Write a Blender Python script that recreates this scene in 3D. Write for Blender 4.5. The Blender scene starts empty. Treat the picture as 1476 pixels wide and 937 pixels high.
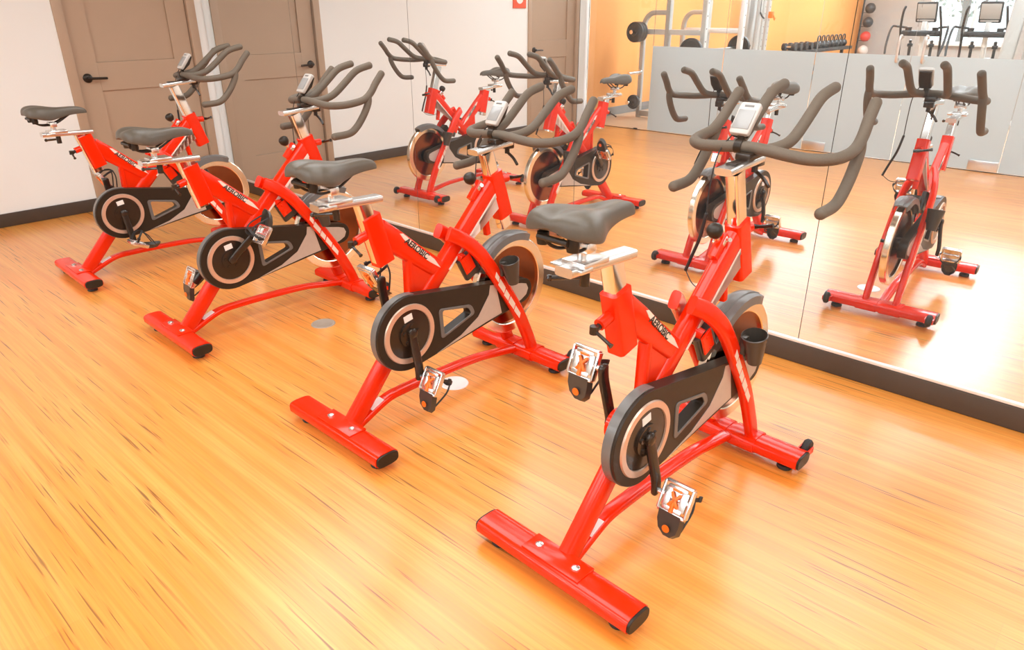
import bpy, bmesh, math, random
from mathutils import Vector, Matrix
random.seed(7)
scene = bpy.context.scene
COL = scene.collection
PI = math.pi

# ------------------------------------------------------------------ materials
def new_mat(name):
    m = bpy.data.materials.new(name); m.use_nodes = True
    nt = m.node_tree; nt.nodes.clear()
    out = nt.nodes.new('ShaderNodeOutputMaterial')
    return m, nt, out

def pbr(name, col, rough=0.5, metal=0.0, var=0.05, scale=30.0, bump=0.0, coat=0.0, spec=0.5, rvar=0.0):
    m, nt, out = new_mat(name)
    b = nt.nodes.new('ShaderNodeBsdfPrincipled')
    nt.links.new(b.outputs[0], out.inputs[0])
    tc = nt.nodes.new('ShaderNodeTexCoord')
    nz = nt.nodes.new('ShaderNodeTexNoise'); nz.inputs['Scale'].default_value = scale
    nz.inputs['Detail'].default_value = 4
    nt.links.new(tc.outputs['Object'], nz.inputs['Vector'])
    mx = nt.nodes.new('ShaderNodeMix'); mx.data_type = 'RGBA'
    a = [max(0, c * (1 - var)) for c in col] + [1]; c2 = [min(1, c * (1 + var)) for c in col] + [1]
    mx.inputs[6].default_value = a; mx.inputs[7].default_value = c2
    nt.links.new(nz.outputs['Fac'], mx.inputs[0])
    nt.links.new(mx.outputs[2], b.inputs['Base Color'])
    b.inputs['Metallic'].default_value = metal
    b.inputs['Roughness'].default_value = rough
    b.inputs['Coat Weight'].default_value = coat
    b.inputs['Coat Roughness'].default_value = 0.06
    b.inputs['Specular IOR Level'].default_value = spec
    if rvar > 0:
        mr = nt.nodes.new('ShaderNodeMapRange')
        mr.inputs['To Min'].default_value = max(0, rough - rvar); mr.inputs['To Max'].default_value = rough + rvar
        nt.links.new(nz.outputs['Fac'], mr.inputs['Value']); nt.links.new(mr.outputs[0], b.inputs['Roughness'])
    if bump > 0:
        bp = nt.nodes.new('ShaderNodeBump'); bp.inputs['Strength'].default_value = bump
        bp.inputs['Distance'].default_value = 0.002
        nt.links.new(nz.outputs['Fac'], bp.inputs['Height']); nt.links.new(bp.outputs[0], b.inputs['Normal'])
    return m

def emis(name, col, st):
    m, nt, out = new_mat(name)
    e = nt.nodes.new('ShaderNodeEmission'); e.inputs[0].default_value = (*col, 1); e.inputs[1].default_value = st
    nt.links.new(e.outputs[0], out.inputs[0]); return m

M = {}
M['red'] = pbr('red_paint', (0.80, 0.022, 0.0012), 0.18, 0.0, 0.04, 12, coat=0.12, spec=0.36)
M['chrome'] = pbr('chrome', (0.86, 0.85, 0.83), 0.11, 1.0, 0.02, 8)
M['satin'] = pbr('satin_silver', (0.80, 0.79, 0.77), 0.27, 1.0, 0.03, 20)
M['steel'] = pbr('brushed_steel', (0.78, 0.77, 0.75), 0.28, 1.0, 0.06, 60)
M['flywheel'] = pbr('floor_tinted_chrome_rim', (0.92, 0.82, 0.68), 0.20, 1.0, 0.04, 18, rvar=0.03)  # chrome rim; the orange floor's reflection is put into its tint
M['flydisc'] = pbr('dark_brown_disc', (0.27, 0.095, 0.045), 0.22, 1.0, 0.10, 9, rvar=0.04)  # one dark brown metal tint over the whole disc
M['black'] = pbr('black_plastic', (0.028, 0.019, 0.012), 0.36, 0.0, 0.15, 40, bump=0.04, spec=0.28)
M['blackmetal'] = pbr('black_crank_metal', (0.028, 0.018, 0.012), 0.22, 0.0, 0.15, 40, coat=0.15, spec=0.4)
M['rubber'] = pbr('black_rubber', (0.022, 0.020, 0.019), 0.55, 0.0, 0.2, 80, bump=0.1)
M['foam'] = pbr('grey_foam_grip', (0.130, 0.101, 0.074), 0.62, 0.0, 0.12, 220, bump=0.25, spec=0.3)
M['saddle'] = pbr('saddle_vinyl', (0.098, 0.080, 0.060), 0.40, 0.0, 0.10, 160, bump=0.12, spec=0.38)
M['fender'] = pbr('grey_fender_plastic', (0.14, 0.13, 0.12), 0.28, 0.0, 0.1, 40)
M['ring'] = pbr('champagne_ring', (0.72, 0.52, 0.40), 0.33, 0.6, 0.05, 50)
M['swoosh'] = pbr('silver_guard_paint', (0.55, 0.51, 0.47), 0.35, 0.5, 0.05, 50)
M['decal'] = pbr('white_decal', (0.85, 0.70, 0.60), 0.4, 0, 0.03, 40)
M['ink'] = pbr('dark_lettering', (0.03, 0.02, 0.012), 0.5, 0, 0.05, 40)
M['sticker'] = pbr('white_sticker', (0.85, 0.82, 0.78), 0.5, 0, 0.03, 40)
M['white_plastic'] = pbr('white_plastic', (0.50, 0.46, 0.42), 0.35, 0, 0.03, 40)
M['lcd'] = pbr('grey_lcd', (0.31, 0.305, 0.295), 0.2, 0, 0.04, 20)
M['orange_dot'] = pbr('orange_dot', (0.9, 0.16, 0.01), 0.4, 0, 0.05, 40)
M['smoke'] = pbr('grey_smoked_plastic', (0.055, 0.045, 0.036), 0.3, 0, 0.1, 40)
M['wall'] = pbr('warm_white_wall', (0.83, 0.83, 0.80), 0.75, 0, 0.02, 3, bump=0.03)
M['ceiling'] = pbr('grey_ceiling', (0.34, 0.33, 0.32), 0.9, 0, 0.02, 6)
M['door'] = pbr('taupe_door_paint', (0.45, 0.315, 0.215), 0.45, 0, 0.03, 5)
M['handle'] = pbr('dark_bronze', (0.035, 0.026, 0.02), 0.35, 0.6, 0.1, 30)
M['base'] = pbr('dark_brown_rubber_base', (0.062, 0.041, 0.028), 0.45, 0, 0.12, 12)
M['channel'] = pbr('pale_mirror_channel', (0.82, 0.74, 0.68), 0.35, 0.3, 0.03, 30)
M['orange_wall'] = pbr('orange_wall', (0.93, 0.40, 0.115), 0.7, 0, 0.03, 3)
M['grey_wall'] = pbr('greige_wall', (0.46, 0.42, 0.38), 0.75, 0, 0.03, 3)
M['gym_floor'] = pbr('brown_rubber_floor', (0.50, 0.33, 0.21), 0.45, 0, 0.08, 14)
M['gym_base'] = pbr('grey_gym_base', (0.25, 0.24, 0.23), 0.5, 0, 0.05, 14)
M['gym_grey'] = pbr('grey_powder_coat', (0.50, 0.48, 0.45), 0.35, 0.2, 0.04, 30)
M['gym_white'] = pbr('white_powder_coat', (0.78, 0.76, 0.73), 0.35, 0.1, 0.03, 30)
M['iron'] = pbr('dark_iron', (0.045, 0.043, 0.042), 0.4, 0.3, 0.15, 50)
M['ball_dark'] = pbr('dark_ball_rubber', (0.05, 0.055, 0.06), 0.4, 0, 0.1, 60)
M['ball_red'] = pbr('red_ball_rubber', (0.65, 0.06, 0.05), 0.4, 0, 0.1, 60)
M['ball_pale'] = pbr('pale_ball_rubber', (0.7, 0.62, 0.56), 0.4, 0, 0.1, 60)
M['sign_red'] = pbr('red_sign', (0.85, 0.12, 0.05), 0.4, 0, 0.03, 40)
M['outdoor'] = pbr('pale_pavement', (0.75, 0.75, 0.73), 0.9, 0, 0.1, 2)
M['bark'] = pbr('grey_bark', (0.30, 0.29, 0.28), 0.9, 0, 0.2, 8)
M['leaf'] = pbr('pale_leaves', (0.42, 0.46, 0.40), 0.8, 0, 0.3, 6)
M['panel_light'] = emis('ceiling_diffuser', (0.97, 0.97, 0.96), 4.6)
M['gym_light'] = emis('gym_diffuser', (0.93, 0.98, 1.03), 27.0)
M['outlet_grey'] = pbr('grey_cap', (0.33, 0.27, 0.21), 0.5, 0, 0.1, 40)
M['dark_gap'] = pbr('dark_gap', (0.05, 0.04, 0.035), 0.8, 0, 0.1, 20)

def mk_mirror():
    m, nt, out = new_mat('mirror_silver')
    g = nt.nodes.new('ShaderNodeBsdfGlossy'); g.inputs['Roughness'].default_value = 0.0
    tc = nt.nodes.new('ShaderNodeTexCoord'); nz = nt.nodes.new('ShaderNodeTexNoise'); nz.inputs['Scale'].default_value = 2
    mx = nt.nodes.new('ShaderNodeMix'); mx.data_type = 'RGBA'
    mx.inputs[6].default_value = (0.90, 0.945, 0.965, 1); mx.inputs[7].default_value = (0.915, 0.955, 0.97, 1)
    nt.links.new(tc.outputs['Object'], nz.inputs['Vector']); nt.links.new(nz.outputs['Fac'], mx.inputs[0])
    nt.links.new(mx.outputs[2], g.inputs['Color'])
    d = nt.nodes.new('ShaderNodeBsdfDiffuse'); d.inputs[0].default_value = (0.85, 0.85, 0.83, 1)   # pale haze put in to lift the reflection
    ms = nt.nodes.new('ShaderNodeMixShader'); ms.inputs[0].default_value = 0.025
    nt.links.new(g.outputs[0], ms.inputs[1]); nt.links.new(d.outputs[0], ms.inputs[2])
    nt.links.new(ms.outputs[0], out.inputs[0]); return m
M['mirror'] = mk_mirror()

def mk_glass():
    m, nt, out = new_mat('clear_glass')
    t = nt.nodes.new('ShaderNodeBsdfTransparent'); t.inputs[0].default_value = (0.975, 0.985, 0.98, 1)
    g = nt.nodes.new('ShaderNodeBsdfGlossy'); g.inputs['Roughness'].default_value = 0.0
    fr = nt.nodes.new('ShaderNodeFresnel'); fr.inputs[0].default_value = 1.4
    ms = nt.nodes.new('ShaderNodeMixShader')
    nt.links.new(fr.outputs[0], ms.inputs[0]); nt.links.new(t.outputs[0], ms.inputs[1]); nt.links.new(g.outputs[0], ms.inputs[2])
    nt.links.new(ms.outputs[0], out.inputs[0]); return m
M['glass'] = mk_glass()

def mk_frost():
    m, nt, out = new_mat('frosted_film')
    d = nt.nodes.new('ShaderNodeBsdfDiffuse'); d.inputs[0].default_value = (0.76, 0.82, 0.83, 1)
    tl = nt.nodes.new('ShaderNodeBsdfTranslucent'); tl.inputs[0].default_value = (0.70, 0.76, 0.78, 1)
    t = nt.nodes.new('ShaderNodeBsdfTransparent')
    tc = nt.nodes.new('ShaderNodeTexCoord'); nz = nt.nodes.new('ShaderNodeTexNoise'); nz.inputs['Scale'].default_value = 400
    mr = nt.nodes.new('ShaderNodeMapRange'); mr.inputs['To Min'].default_value = 0.04; mr.inputs['To Max'].default_value = 0.10
    nt.links.new(tc.outputs['Object'], nz.inputs['Vector']); nt.links.new(nz.outputs['Fac'], mr.inputs['Value'])
    m1 = nt.nodes.new('ShaderNodeMixShader'); m1.inputs[0].default_value = 0.5
    nt.links.new(d.outputs[0], m1.inputs[1]); nt.links.new(tl.outputs[0], m1.inputs[2])
    m2 = nt.nodes.new('ShaderNodeMixShader'); nt.links.new(mr.outputs[0], m2.inputs[0])
    nt.links.new(m1.outputs[0], m2.inputs[1]); nt.links.new(t.outputs[0], m2.inputs[2])
    nt.links.new(m2.outputs[0], out.inputs[0]); return m
M['frost'] = mk_frost()

def mk_floor():
    m, nt, out = new_mat('strand_bamboo_floor')
    N = nt.nodes.new; L = nt.links.new
    b = N('ShaderNodeBsdfPrincipled'); L(b.outputs[0], out.inputs[0])
    tc = N('ShaderNodeTexCoord')
    def mp(scale, loc=(0, 0, 0)):
        n = N('ShaderNodeMapping'); n.inputs['Scale'].default_value = scale; n.inputs['Location'].default_value = loc
        L(tc.outputs['Object'], n.inputs['Vector']); return n
    def noise(mpn, sc=1.0, det=3.0, rough=0.5):
        n = N('ShaderNodeTexNoise'); n.inputs['Scale'].default_value = sc; n.inputs['Detail'].default_value = det
        n.inputs['Roughness'].default_value = rough; L(mpn.outputs[0], n.inputs['Vector']); return n
    def ramp(src, stops):
        r = N('ShaderNodeValToRGB'); e = r.color_ramp.elements
        while len(e) < len(stops): e.new(0.5)
        for k, (p, c) in enumerate(stops): e[k].position = p; e[k].color = (*c, 1)
        L(src, r.inputs[0]); return r
    def mix(fac, a, c, mode='MIX'):
        x = N('ShaderNodeMix'); x.data_type = 'RGBA'; x.blend_type = mode
        if isinstance(fac, float): x.inputs[0].default_value = fac
        else: L(fac, x.inputs[0])
        if isinstance(a, tuple): x.inputs[6].default_value = (*a, 1)
        else: L(a, x.inputs[6])
        if isinstance(c, tuple): x.inputs[7].default_value = (*c, 1)
        else: L(c, x.inputs[7])
        return x.outputs[2]
    # planks along X
    br = N('ShaderNodeTexBrick'); br.inputs['Scale'].default_value = 1.0
    br.inputs['Brick Width'].default_value = 1.83; br.inputs['Row Height'].default_value = 0.138
    br.inputs['Mortar Size'].default_value = 0.0006; br.inputs['Mortar Smooth'].default_value = 0.1
    br.offset = 0.37; br.offset_frequency = 2
    br.inputs['Color1'].default_value = (0.25, 0.25, 0.25, 1); br.inputs['Color2'].default_value = (0.75, 0.75, 0.75, 1)
    br.inputs['Mortar'].default_value = (0.45, 0.45, 0.45, 1)
    L(tc.outputs['Object'], br.inputs['Vector'])
    plank = ramp(br.outputs['Color'], [(0.2, (0.77, 0.27, 0.036)), (0.8, (0.81, 0.34, 0.066))])
    streak = noise(mp((0.55, 20, 1)), 1.0, 4, 0.55)
    c1 = mix(ramp(streak.outputs['Fac'], [(0.36, (0, 0, 0)), (0.66, (1, 1, 1))]).outputs[0], (0.76, 0.235, 0.022), (0.83, 0.40, 0.095))
    base = mix(0.6, plank.outputs[0], c1)
    fine = noise(mp((1.6, 95, 1), (4, 2, 0)), 1.0, 3, 0.6)
    base = mix(ramp(fine.outputs['Fac'], [(0.40, (0.40, 0.40, 0.40)), (0.56, (0, 0, 0))]).outputs[0], base, (0.60, 0.20, 0.035))
    # dark strokes
    d1 = noise(mp((2.2, 98, 1), (1.3, 7.1, 0)), 1.0, 2.5, 0.55)
    gate = noise(mp((0.8, 2.6, 1), (9, 3, 0)), 1.0, 2, 0.5)
    g1 = ramp(d1.outputs['Fac'], [(0.608, (0, 0, 0)), (0.665, (1, 1, 1))])
    g2 = ramp(gate.outputs['Fac'], [(0.38, (0, 0, 0)), (0.50, (1, 1, 1))])
    mul = N('ShaderNodeMath'); mul.operation = 'MULTIPLY'; L(g1.outputs[0], mul.inputs[0]); L(g2.outputs[0], mul.inputs[1])
    mu2 = N('ShaderNodeMath'); mu2.operation = 'MULTIPLY'; mu2.inputs[1].default_value = 0.75; L(mul.outputs[0], mu2.inputs[0])
    base = mix(mu2.outputs[0], base, (0.075, 0.032, 0.010))
    sm = N('ShaderNodeMath'); sm.operation = 'MULTIPLY'; sm.inputs[1].default_value = 0.35; L(br.outputs['Fac'], sm.inputs[0])
    base = mix(sm.outputs[0], base, (0.45, 0.20, 0.06))
    L(base, b.inputs['Base Color'])
    rr = N('ShaderNodeMapRange'); rr.inputs['To Min'].default_value = 0.26; rr.inputs['To Max'].default_value = 0.38
    L(streak.outputs['Fac'], rr.inputs['Value']); L(rr.outputs[0], b.inputs['Roughness'])
    b.inputs['Specular IOR Level'].default_value = 0.75
    b.inputs['Coat Weight'].default_value = 0.5; b.inputs['Coat Roughness'].default_value = 0.22
    bp = N('ShaderNodeBump'); bp.inputs['Strength'].default_value = 0.05; bp.inputs['Distance'].default_value = 0.002
    L(fine.outputs['Fac'], bp.inputs['Height']); L(bp.outputs[0], b.inputs['Normal'])
    return m
M['floor'] = mk_floor()

# ------------------------------------------------------------------ mesh helpers
def V(*a): return Vector(a)

def add_box(bm, c, s, rot=None, bev=0.0):
    r = bmesh.ops.create_cube(bm, size=1.0)
    vs = r['verts']
    bmesh.ops.scale(bm, vec=Vector(s), verts=vs)
    if bev > 0:
        es = list({e for v in vs for e in v.link_edges})
        rb = bmesh.ops.bevel(bm, geom=es, offset=bev, segments=2, profile=0.5, affect='EDGES')
        vs = list({v for f in rb['faces'] for v in f.verts} | {v for v in vs if v.is_valid})
    if rot is not None: bmesh.ops.transform(bm, matrix=rot.to_4x4(), verts=vs)
    bmesh.ops.translate(bm, vec=Vector(c), verts=vs)
    return vs

def smooth_path(pts, sub=5):
    pts = [Vector(p) for p in pts]
    if len(pts) < 3: return pts
    P = [pts[0] * 2 - pts[1]] + pts + [pts[-1] * 2 - pts[-2]]
    out = []
    for i in range(1, len(P) - 2):
        a, b, c, d = P[i - 1:i + 3]
        for k in range(sub):
            t = k / sub
            out.append(0.5 * ((2 * b) + (c - a) * t + (2 * a - 5 * b + 4 * c - d) * t * t + (3 * b - a - 3 * c + d) * t ** 3))
    out.append(pts[-1]); return out

def add_sweep(bm, path, w, h, ref=(1, 0, 0), power=2.0, n=16, cap=True, scale=None, rounded=False):
    """sweep a superellipse: w along ref, h across; path a list of Vectors"""
    path = [Vector(p) for p in path]; ref = Vector(ref); rings = []
    N = len(path)
    if rounded:  # dome the ends
        t0 = (path[1] - path[0]).normalized(); t1 = (path[-1] - path[-2]).normalized(); r = min(w, h) / 2
        a = [path[0] - t0 * r * math.sin(k) for k in (1.45, 1.1, 0.6)]
        b = [path[-1] + t1 * r * math.sin(k) for k in (0.6, 1.1, 1.45)]
        sc = list(scale) if scale else [1] * N
        scale = [sc[0] * math.cos(k) for k in (1.45, 1.1, 0.6)] + sc + [sc[-1] * math.cos(k) for k in (0.6, 1.1, 1.45)]
        path = a + path + b; N = len(path)
    for i, p in enumerate(path):
        t = (path[min(i + 1, N - 1)] - path[max(i - 1, 0)]).normalized()
        s = ref - t * ref.dot(t)
        if s.length < 1e-4: s = V(0, 1, 0) - t * t.y
        s.normalize(); u = t.cross(s)
        k = scale[i] if scale else 1.0
        kw, kh = (k if isinstance(k, tuple) else (k, k))
        ring = []
        for j in range(n):
            if power >= 7:      # rounded rectangle with truly flat sides
                q = n // 4; c_ = j // q; b_ = (j % q) / max(1, q - 1) * PI / 2; rad = 0.2 * min(w, h)
                cx_, cy_ = [(1, 1), (-1, 1), (-1, -1), (1, -1)][min(c_, 3)]; a = b_ + min(c_, 3) * PI / 2
                x = (cx_ * (w / 2 - rad) + rad * math.cos(a)) * kw; y = (cy_ * (h / 2 - rad) + rad * math.sin(a)) * kh
            else:
                a = 2 * PI * (j + 0.5) / n; ca, sa = math.cos(a), math.sin(a)
                x = math.copysign(abs(ca) ** (2 / power), ca) * w / 2 * kw
                y = math.copysign(abs(sa) ** (2 / power), sa) * h / 2 * kh
            ring.append(bm.verts.new(p + s * x + u * y))
        rings.append(ring)
    for a, b in zip(rings, rings[1:]):
        for j in range(n):
            bm.faces.new((a[j], a[(j + 1) % n], b[(j + 1) % n], b[j]))
    if cap:
        bm.faces.new(list(reversed(rings[0]))); bm.faces.new(rings[-1])
    return rings

def add_tube(bm, pts, r, n=12, sub=5, rounded=False, cap=True):
    path = smooth_path(pts, sub) if sub > 1 else [Vector(p) for p in pts]
    # parallel transport
    N = len(path); t = (path[1] - path[0]).normalized()
    s = t.orthogonal().normalized(); rings = []
    rr = r if isinstance(r, (list, tuple)) else None
    pos = list(path); sc = [1.0] * N
    if rounded:
        t0 = t; t1 = (path[-1] - path[-2]).normalized(); q = r
        pos = [path[0] - t0 * q * 0.7 * math.sin(k) for k in (1.4, 0.95, 0.5)] + pos + [path[-1] + t1 * q * 0.7 * math.sin(k) for k in (0.5, 0.95, 1.4)]
        sc = [math.cos(k) for k in (1.4, 0.95, 0.5)] + sc + [math.cos(k) for k in (0.5, 0.95, 1.4)]
    M_ = len(pos)
    for i, p in enumerate(pos):
        t = (pos[min(i + 1, M_ - 1)] - pos[max(i - 1, 0)]).normalized()
        s = (s - t * s.dot(t)).normalized(); u = t.cross(s)
        rad = (rr[min(i, len(rr) - 1)] if rr else r) * sc[i]
        rings.append([bm.verts.new(p + s * math.cos(2 * PI * j / n) * rad + u * math.sin(2 * PI * j / n) * rad) for j in range(n)])
    for a, b in zip(rings, rings[1:]):
        for j in range(n):
            bm.faces.new((a[j], a[(j + 1) % n], b[(j + 1) % n], b[j]))
    if cap: bm.faces.new(list(reversed(rings[0]))); bm.faces.new(rings[-1])

def add_lathe(bm, prof, origin=(0, 0, 0), axis='Z', n=32):
    """prof: list of (radius, height)"""
    o = Vector(origin); rings = []
    for r, h in prof:
        ring = []
        for j in range(n):
            a = 2 * PI * j / n; c, s = math.cos(a) * r, math.sin(a) * r
            p = {'Z': V(c, s, h), 'X': V(h, c, s), 'Y': V(s, h, c)}[axis]
            ring.append(bm.verts.new(o + p))
        rings.append(ring)
    for a, b in zip(rings, rings[1:]):
        for j in range(n):
            bm.faces.new((a[j], a[(j + 1) % n], b[(j + 1) % n], b[j]))
    if prof[0][0] > 1e-6 and prof[0] != prof[-1]: bm.faces.new(list(reversed(rings[0])))
    if prof[-1][0] > 1e-6 and prof[0] != prof[-1]: bm.faces.new(rings[-1])

def add_prism_yz(bm, outer, x0, x1, holes=()):
    """extrude a polygon in the YZ plane along X; holes bridged with triangle fill"""
    loops = [outer] + list(holes)
    fr, bk = [], []
    for lp in loops:
        fr.append([bm.verts.new((x1, y, z)) for y, z in lp]); bk.append([bm.verts.new((x0, y, z)) for y, z in lp])
    for lp_f, lp_b in zip(fr, bk):
        n = len(lp_f)
        for j in range(n):
            bm.faces.new((lp_b[j], lp_b[(j + 1) % n], lp_f[(j + 1) % n], lp_f[j]))
    if not holes:
        bm.faces.new(fr[0]); bm.faces.new(list(reversed(bk[0])))
    else:
        for side in (fr, bk):
            es = []
            for lp in side:
                n = len(lp)
                for j in range(n):
                    es.append(bm.edges.get((lp[j], lp[(j + 1) % n])))
            bmesh.ops.triangle_fill(bm, use_beauty=True, use_dissolve=False, edges=es)

def obj(name, bm, mat, parent=None, smooth=True, bevel=0.0, angle=35, loc=None):
    bmesh.ops.remove_doubles(bm, verts=bm.verts, dist=1e-6)
    bmesh.ops.recalc_face_normals(bm, faces=bm.faces)
    if smooth:
        lim = math.radians(angle)
        for f in bm.faces: f.smooth = True
        for e in bm.edges:
            if len(e.link_faces) == 2:
                try: e.smooth = e.calc_face_angle() < lim
                except Exception: e.smooth = True
            else: e.smooth = False
    me = bpy.data.meshes.new(name); bm.to_mesh(me); bm.free()
    me.materials.append(M[mat] if isinstance(mat, str) else mat)
    o = bpy.data.objects.new(name, me); COL.objects.link(o)
    if parent is not None: o.parent = parent
    if loc is not None: o.location = loc
    if bevel > 0:
        md = o.modifiers.new('bevel', 'BEVEL'); md.width = bevel; md.segments = 2; md.limit_method = 'ANGLE'; md.angle_limit = math.radians(40)
    return o

def bm_join(bm):
    pass

def tag(o, label=None, cat=None, group=None, kind=None):
    if label: o['label'] = label
    if cat: o['category'] = cat
    if group: o['group'] = group
    if kind: o['kind'] = kind
    return o

def empty(name, loc=(0, 0, 0), rz=0):
    o = bpy.data.objects.new(name, None); COL.objects.link(o); o.empty_display_size = 0.1
    o.location = loc; o.rotation_euler = (0, 0, rz); return o

def B(): return bmesh.new()
def boxobj(name, c, s, mat, parent=None, bev=0.0, rot=None):
    bm = B(); add_box(bm, c, s, rot, bev); return obj(name, bm, mat, parent)

def circle_pts(cy, cz, r, a0, a1, n):
    return [(cy + r * math.cos(math.radians(a0 + (a1 - a0) * k / n)), cz + r * math.sin(math.radians(a0 + (a1 - a0) * k / n))) for k in range(n + 1)]

def text_mesh(s, size, mat, name, parent, mtx, extrude=0.0004, shear=0.0, bold=0.0):
    cu = bpy.data.curves.new('t', 'FONT'); cu.body = s; cu.size = size; cu.extrude = extrude; cu.shear = shear; cu.offset = bold
    cu.align_x = 'CENTER'; cu.align_y = 'CENTER'
    t = bpy.data.objects.new('t', cu); COL.objects.link(t)
    dg = bpy.context.evaluated_depsgraph_get()
    me = bpy.data.meshes.new_from_object(t.evaluated_get(dg)); me.name = name
    bpy.data.objects.remove(t)
    me.transform(mtx); me.materials.clear(); me.materials.append(M[mat])
    o = bpy.data.objects.new(name, me); COL.objects.link(o); o.parent = parent; return o

# ------------------------------------------------------------------ setting
XL, YM, YG, ZC = -6.319, 3.069, -2.253, 2.75
XR = 2.6
bm = B(); add_box(bm, ((XL + XR) / 2, (YM + YG) / 2 , -0.05), (XR - XL + 0.3, YM - YG + 0.12, 0.1)); tag(obj('floor', bm, 'floor'), kind='structure')
bm = B(); add_box(bm, ((XL + XR) / 2, (YM + YG) / 2, ZC + 0.05), (XR - XL + 0.4, YM - YG + 0.3, 0.1)); tag(obj('ceiling', bm, 'ceiling'), kind='structure')
# left wall with two door openings
D1 = (1.935, 3.003); D2 = (-2.065, -1.035); DH = 2.13
bm = B()
for y0, y1, z0, z1 in [(YG - 0.05, D2[0], 0, ZC), (D2[0], D2[1], DH, ZC), (D2[1], D1[0], 0, ZC), (D1[0], D1[1], DH, ZC), (D1[1], YM + 0.1, 0, ZC)]:
    add_box(bm, (XL - 0.09, (y0 + y1) / 2, (z0 + z1) / 2), (0.18, y1 - y0, z1 - z0))
tag(obj('wall_left', bm, 'wall'), kind='structure')
bm = B(); add_box(bm, ((XL + XR) / 2, YM + 0.07, ZC / 2), (XR - XL, 0.12, ZC)); tag(obj('wall_mirror_side', bm, 'wall'), kind='structure')
bm = B(); add_box(bm, (XR + 0.06, (YM + YG) / 2, ZC / 2), (0.12, YM - YG + 0.3, ZC)); tag(obj('wall_right', bm, 'wall'), kind='structure')
# baseboards
bm = B()
add_box(bm, (XL + 0.006, (D2[1] + D1[0]) / 2, 0.05), (0.012, D1[0] - D2[1], 0.098), bev=0.002)
tag(obj('baseboard_left', bm, 'base'), kind='structure')
bm = B(); add_box(bm, ((XL + XR) / 2, YM - 0.006, 0.05), (XR - XL - 0.02, 0.016, 0.096), bev=0.002)
tag(obj('baseboard_mirror', bm, 'base'), kind='structure')
bm = B(); add_box(bm, ((XL + XR) / 2 + 0.01, YM - 0.004, 0.106), (XR - XL - 0.02, 0.013, 0.014), bev=0.002)
tag(obj('trim_1', bm, 'channel'), kind='structure')

# doors
def make_door(idx, y0, y1, knob_side, name):
    d0, d1 = y0 + 0.075, y1 - 0.075
    x = XL - 0.022
    bm = B()
    # slab made of stiles, rails and recessed panels
    st = 0.155; zr = [(0.006, 0.235), (0.905, 1.115), (1.93, 2.05)]
    add_box(bm, (x - 0.02, d0 + st / 2, 1.028), (0.045, st, 2.044))
    add_box(bm, (x - 0.02, d1 - st / 2, 1.028), (0.045, st, 2.044))
    for a, b in zr: add_box(bm, (x - 0.02, (d0 + d1) / 2, (a + b) / 2), (0.045, d1 - d0 - 2 * st, b - a))
    for a, b in ((0.235, 0.905), (1.115, 1.93)):
        add_box(bm, (x - 0.022, (d0 + d1) / 2, (a + b) / 2), (0.02, d1 - d0 - 2 * st, b - a))
    d = obj('door_%d' % idx, bm, 'door', bevel=0.002); tag(d, kind='structure')
    bm = B()
    for a in (y0 + 0.0345, y1 - 0.0345): add_box(bm, (XL - 0.04, a, DH / 2), (0.105, 0.069, DH), bev=0.003)
    add_box(bm, (XL - 0.04, (y0 + y1) / 2, DH - 0.034), (0.105, y1 - y0, 0.068), bev=0.003)
    add_box(bm, (XL - 0.07, (y0 + y1) / 2, DH / 2), (0.02, y1 - y0 - 0.01, DH - 0.01))
    f = obj('door_frame', bm, 'door', d)
    # handle: round rose + lever
    ky = d0 + 0.068 if knob_side == 'low' else d1 - 0.068
    sg = 1 if knob_side == 'low' else -1
    bm = B()
    add_lathe(bm, [(0.0, 0.0), (0.034, 0.0), (0.034, 0.008), (0.026, 0.016), (0.013, 0.02), (0.013, 0.048), (0.0, 0.05)], (x + 0.0025, ky, 1.005), 'X', 24)
    add_tube(bm, [(x + 0.048, ky - 0.008 * sg, 1.005), (x + 0.05, ky + 0.03 * sg, 1.004), (x + 0.05, ky + 0.08 * sg, 1.002), (x + 0.046, ky + 0.125 * sg, 1.0)], 0.0095, 10, 4, True)
    tag(obj('door_handle', bm, 'handle', d), 'dark lever handle on a round rose')
    for hz in (0.25, 1.0, 1.85):
        bm = B(); hy = (d1 + 0.003) if knob_side == 'low' else (d0 - 0.003)
        add_tube(bm, [(XL + 0.004, hy, hz - 0.05), (XL + 0.004, hy, hz + 0.05)], 0.006, 10, 1)
        obj('hinge', bm, 'door', d)
    return d
make_door(1, D1[0], D1[1], 'low', 'door_1')
make_door(2, D2[0], D2[1], 'high', 'door_2')

# red sign beside the second door (only its lower end is in the picture)
sg = boxobj('wall_sign', (XL + 0.008, -0.875, 1.62), (0.012, 0.23, 0.26), 'sign_red', bev=0.003)
tag(sg, 'small red sign on the white wall beside the grey door seen in the mirror', 'sign')
bm = B(); add_lathe(bm, [(0.0, 0), (0.062, 0), (0.062, 0.001), (0.0, 0.001)], (XL + 0.0142, -0.875, 1.60), 'X', 24)
tag(obj('pictogram', bm, 'sticker', sg), 'pale round mark')

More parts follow.
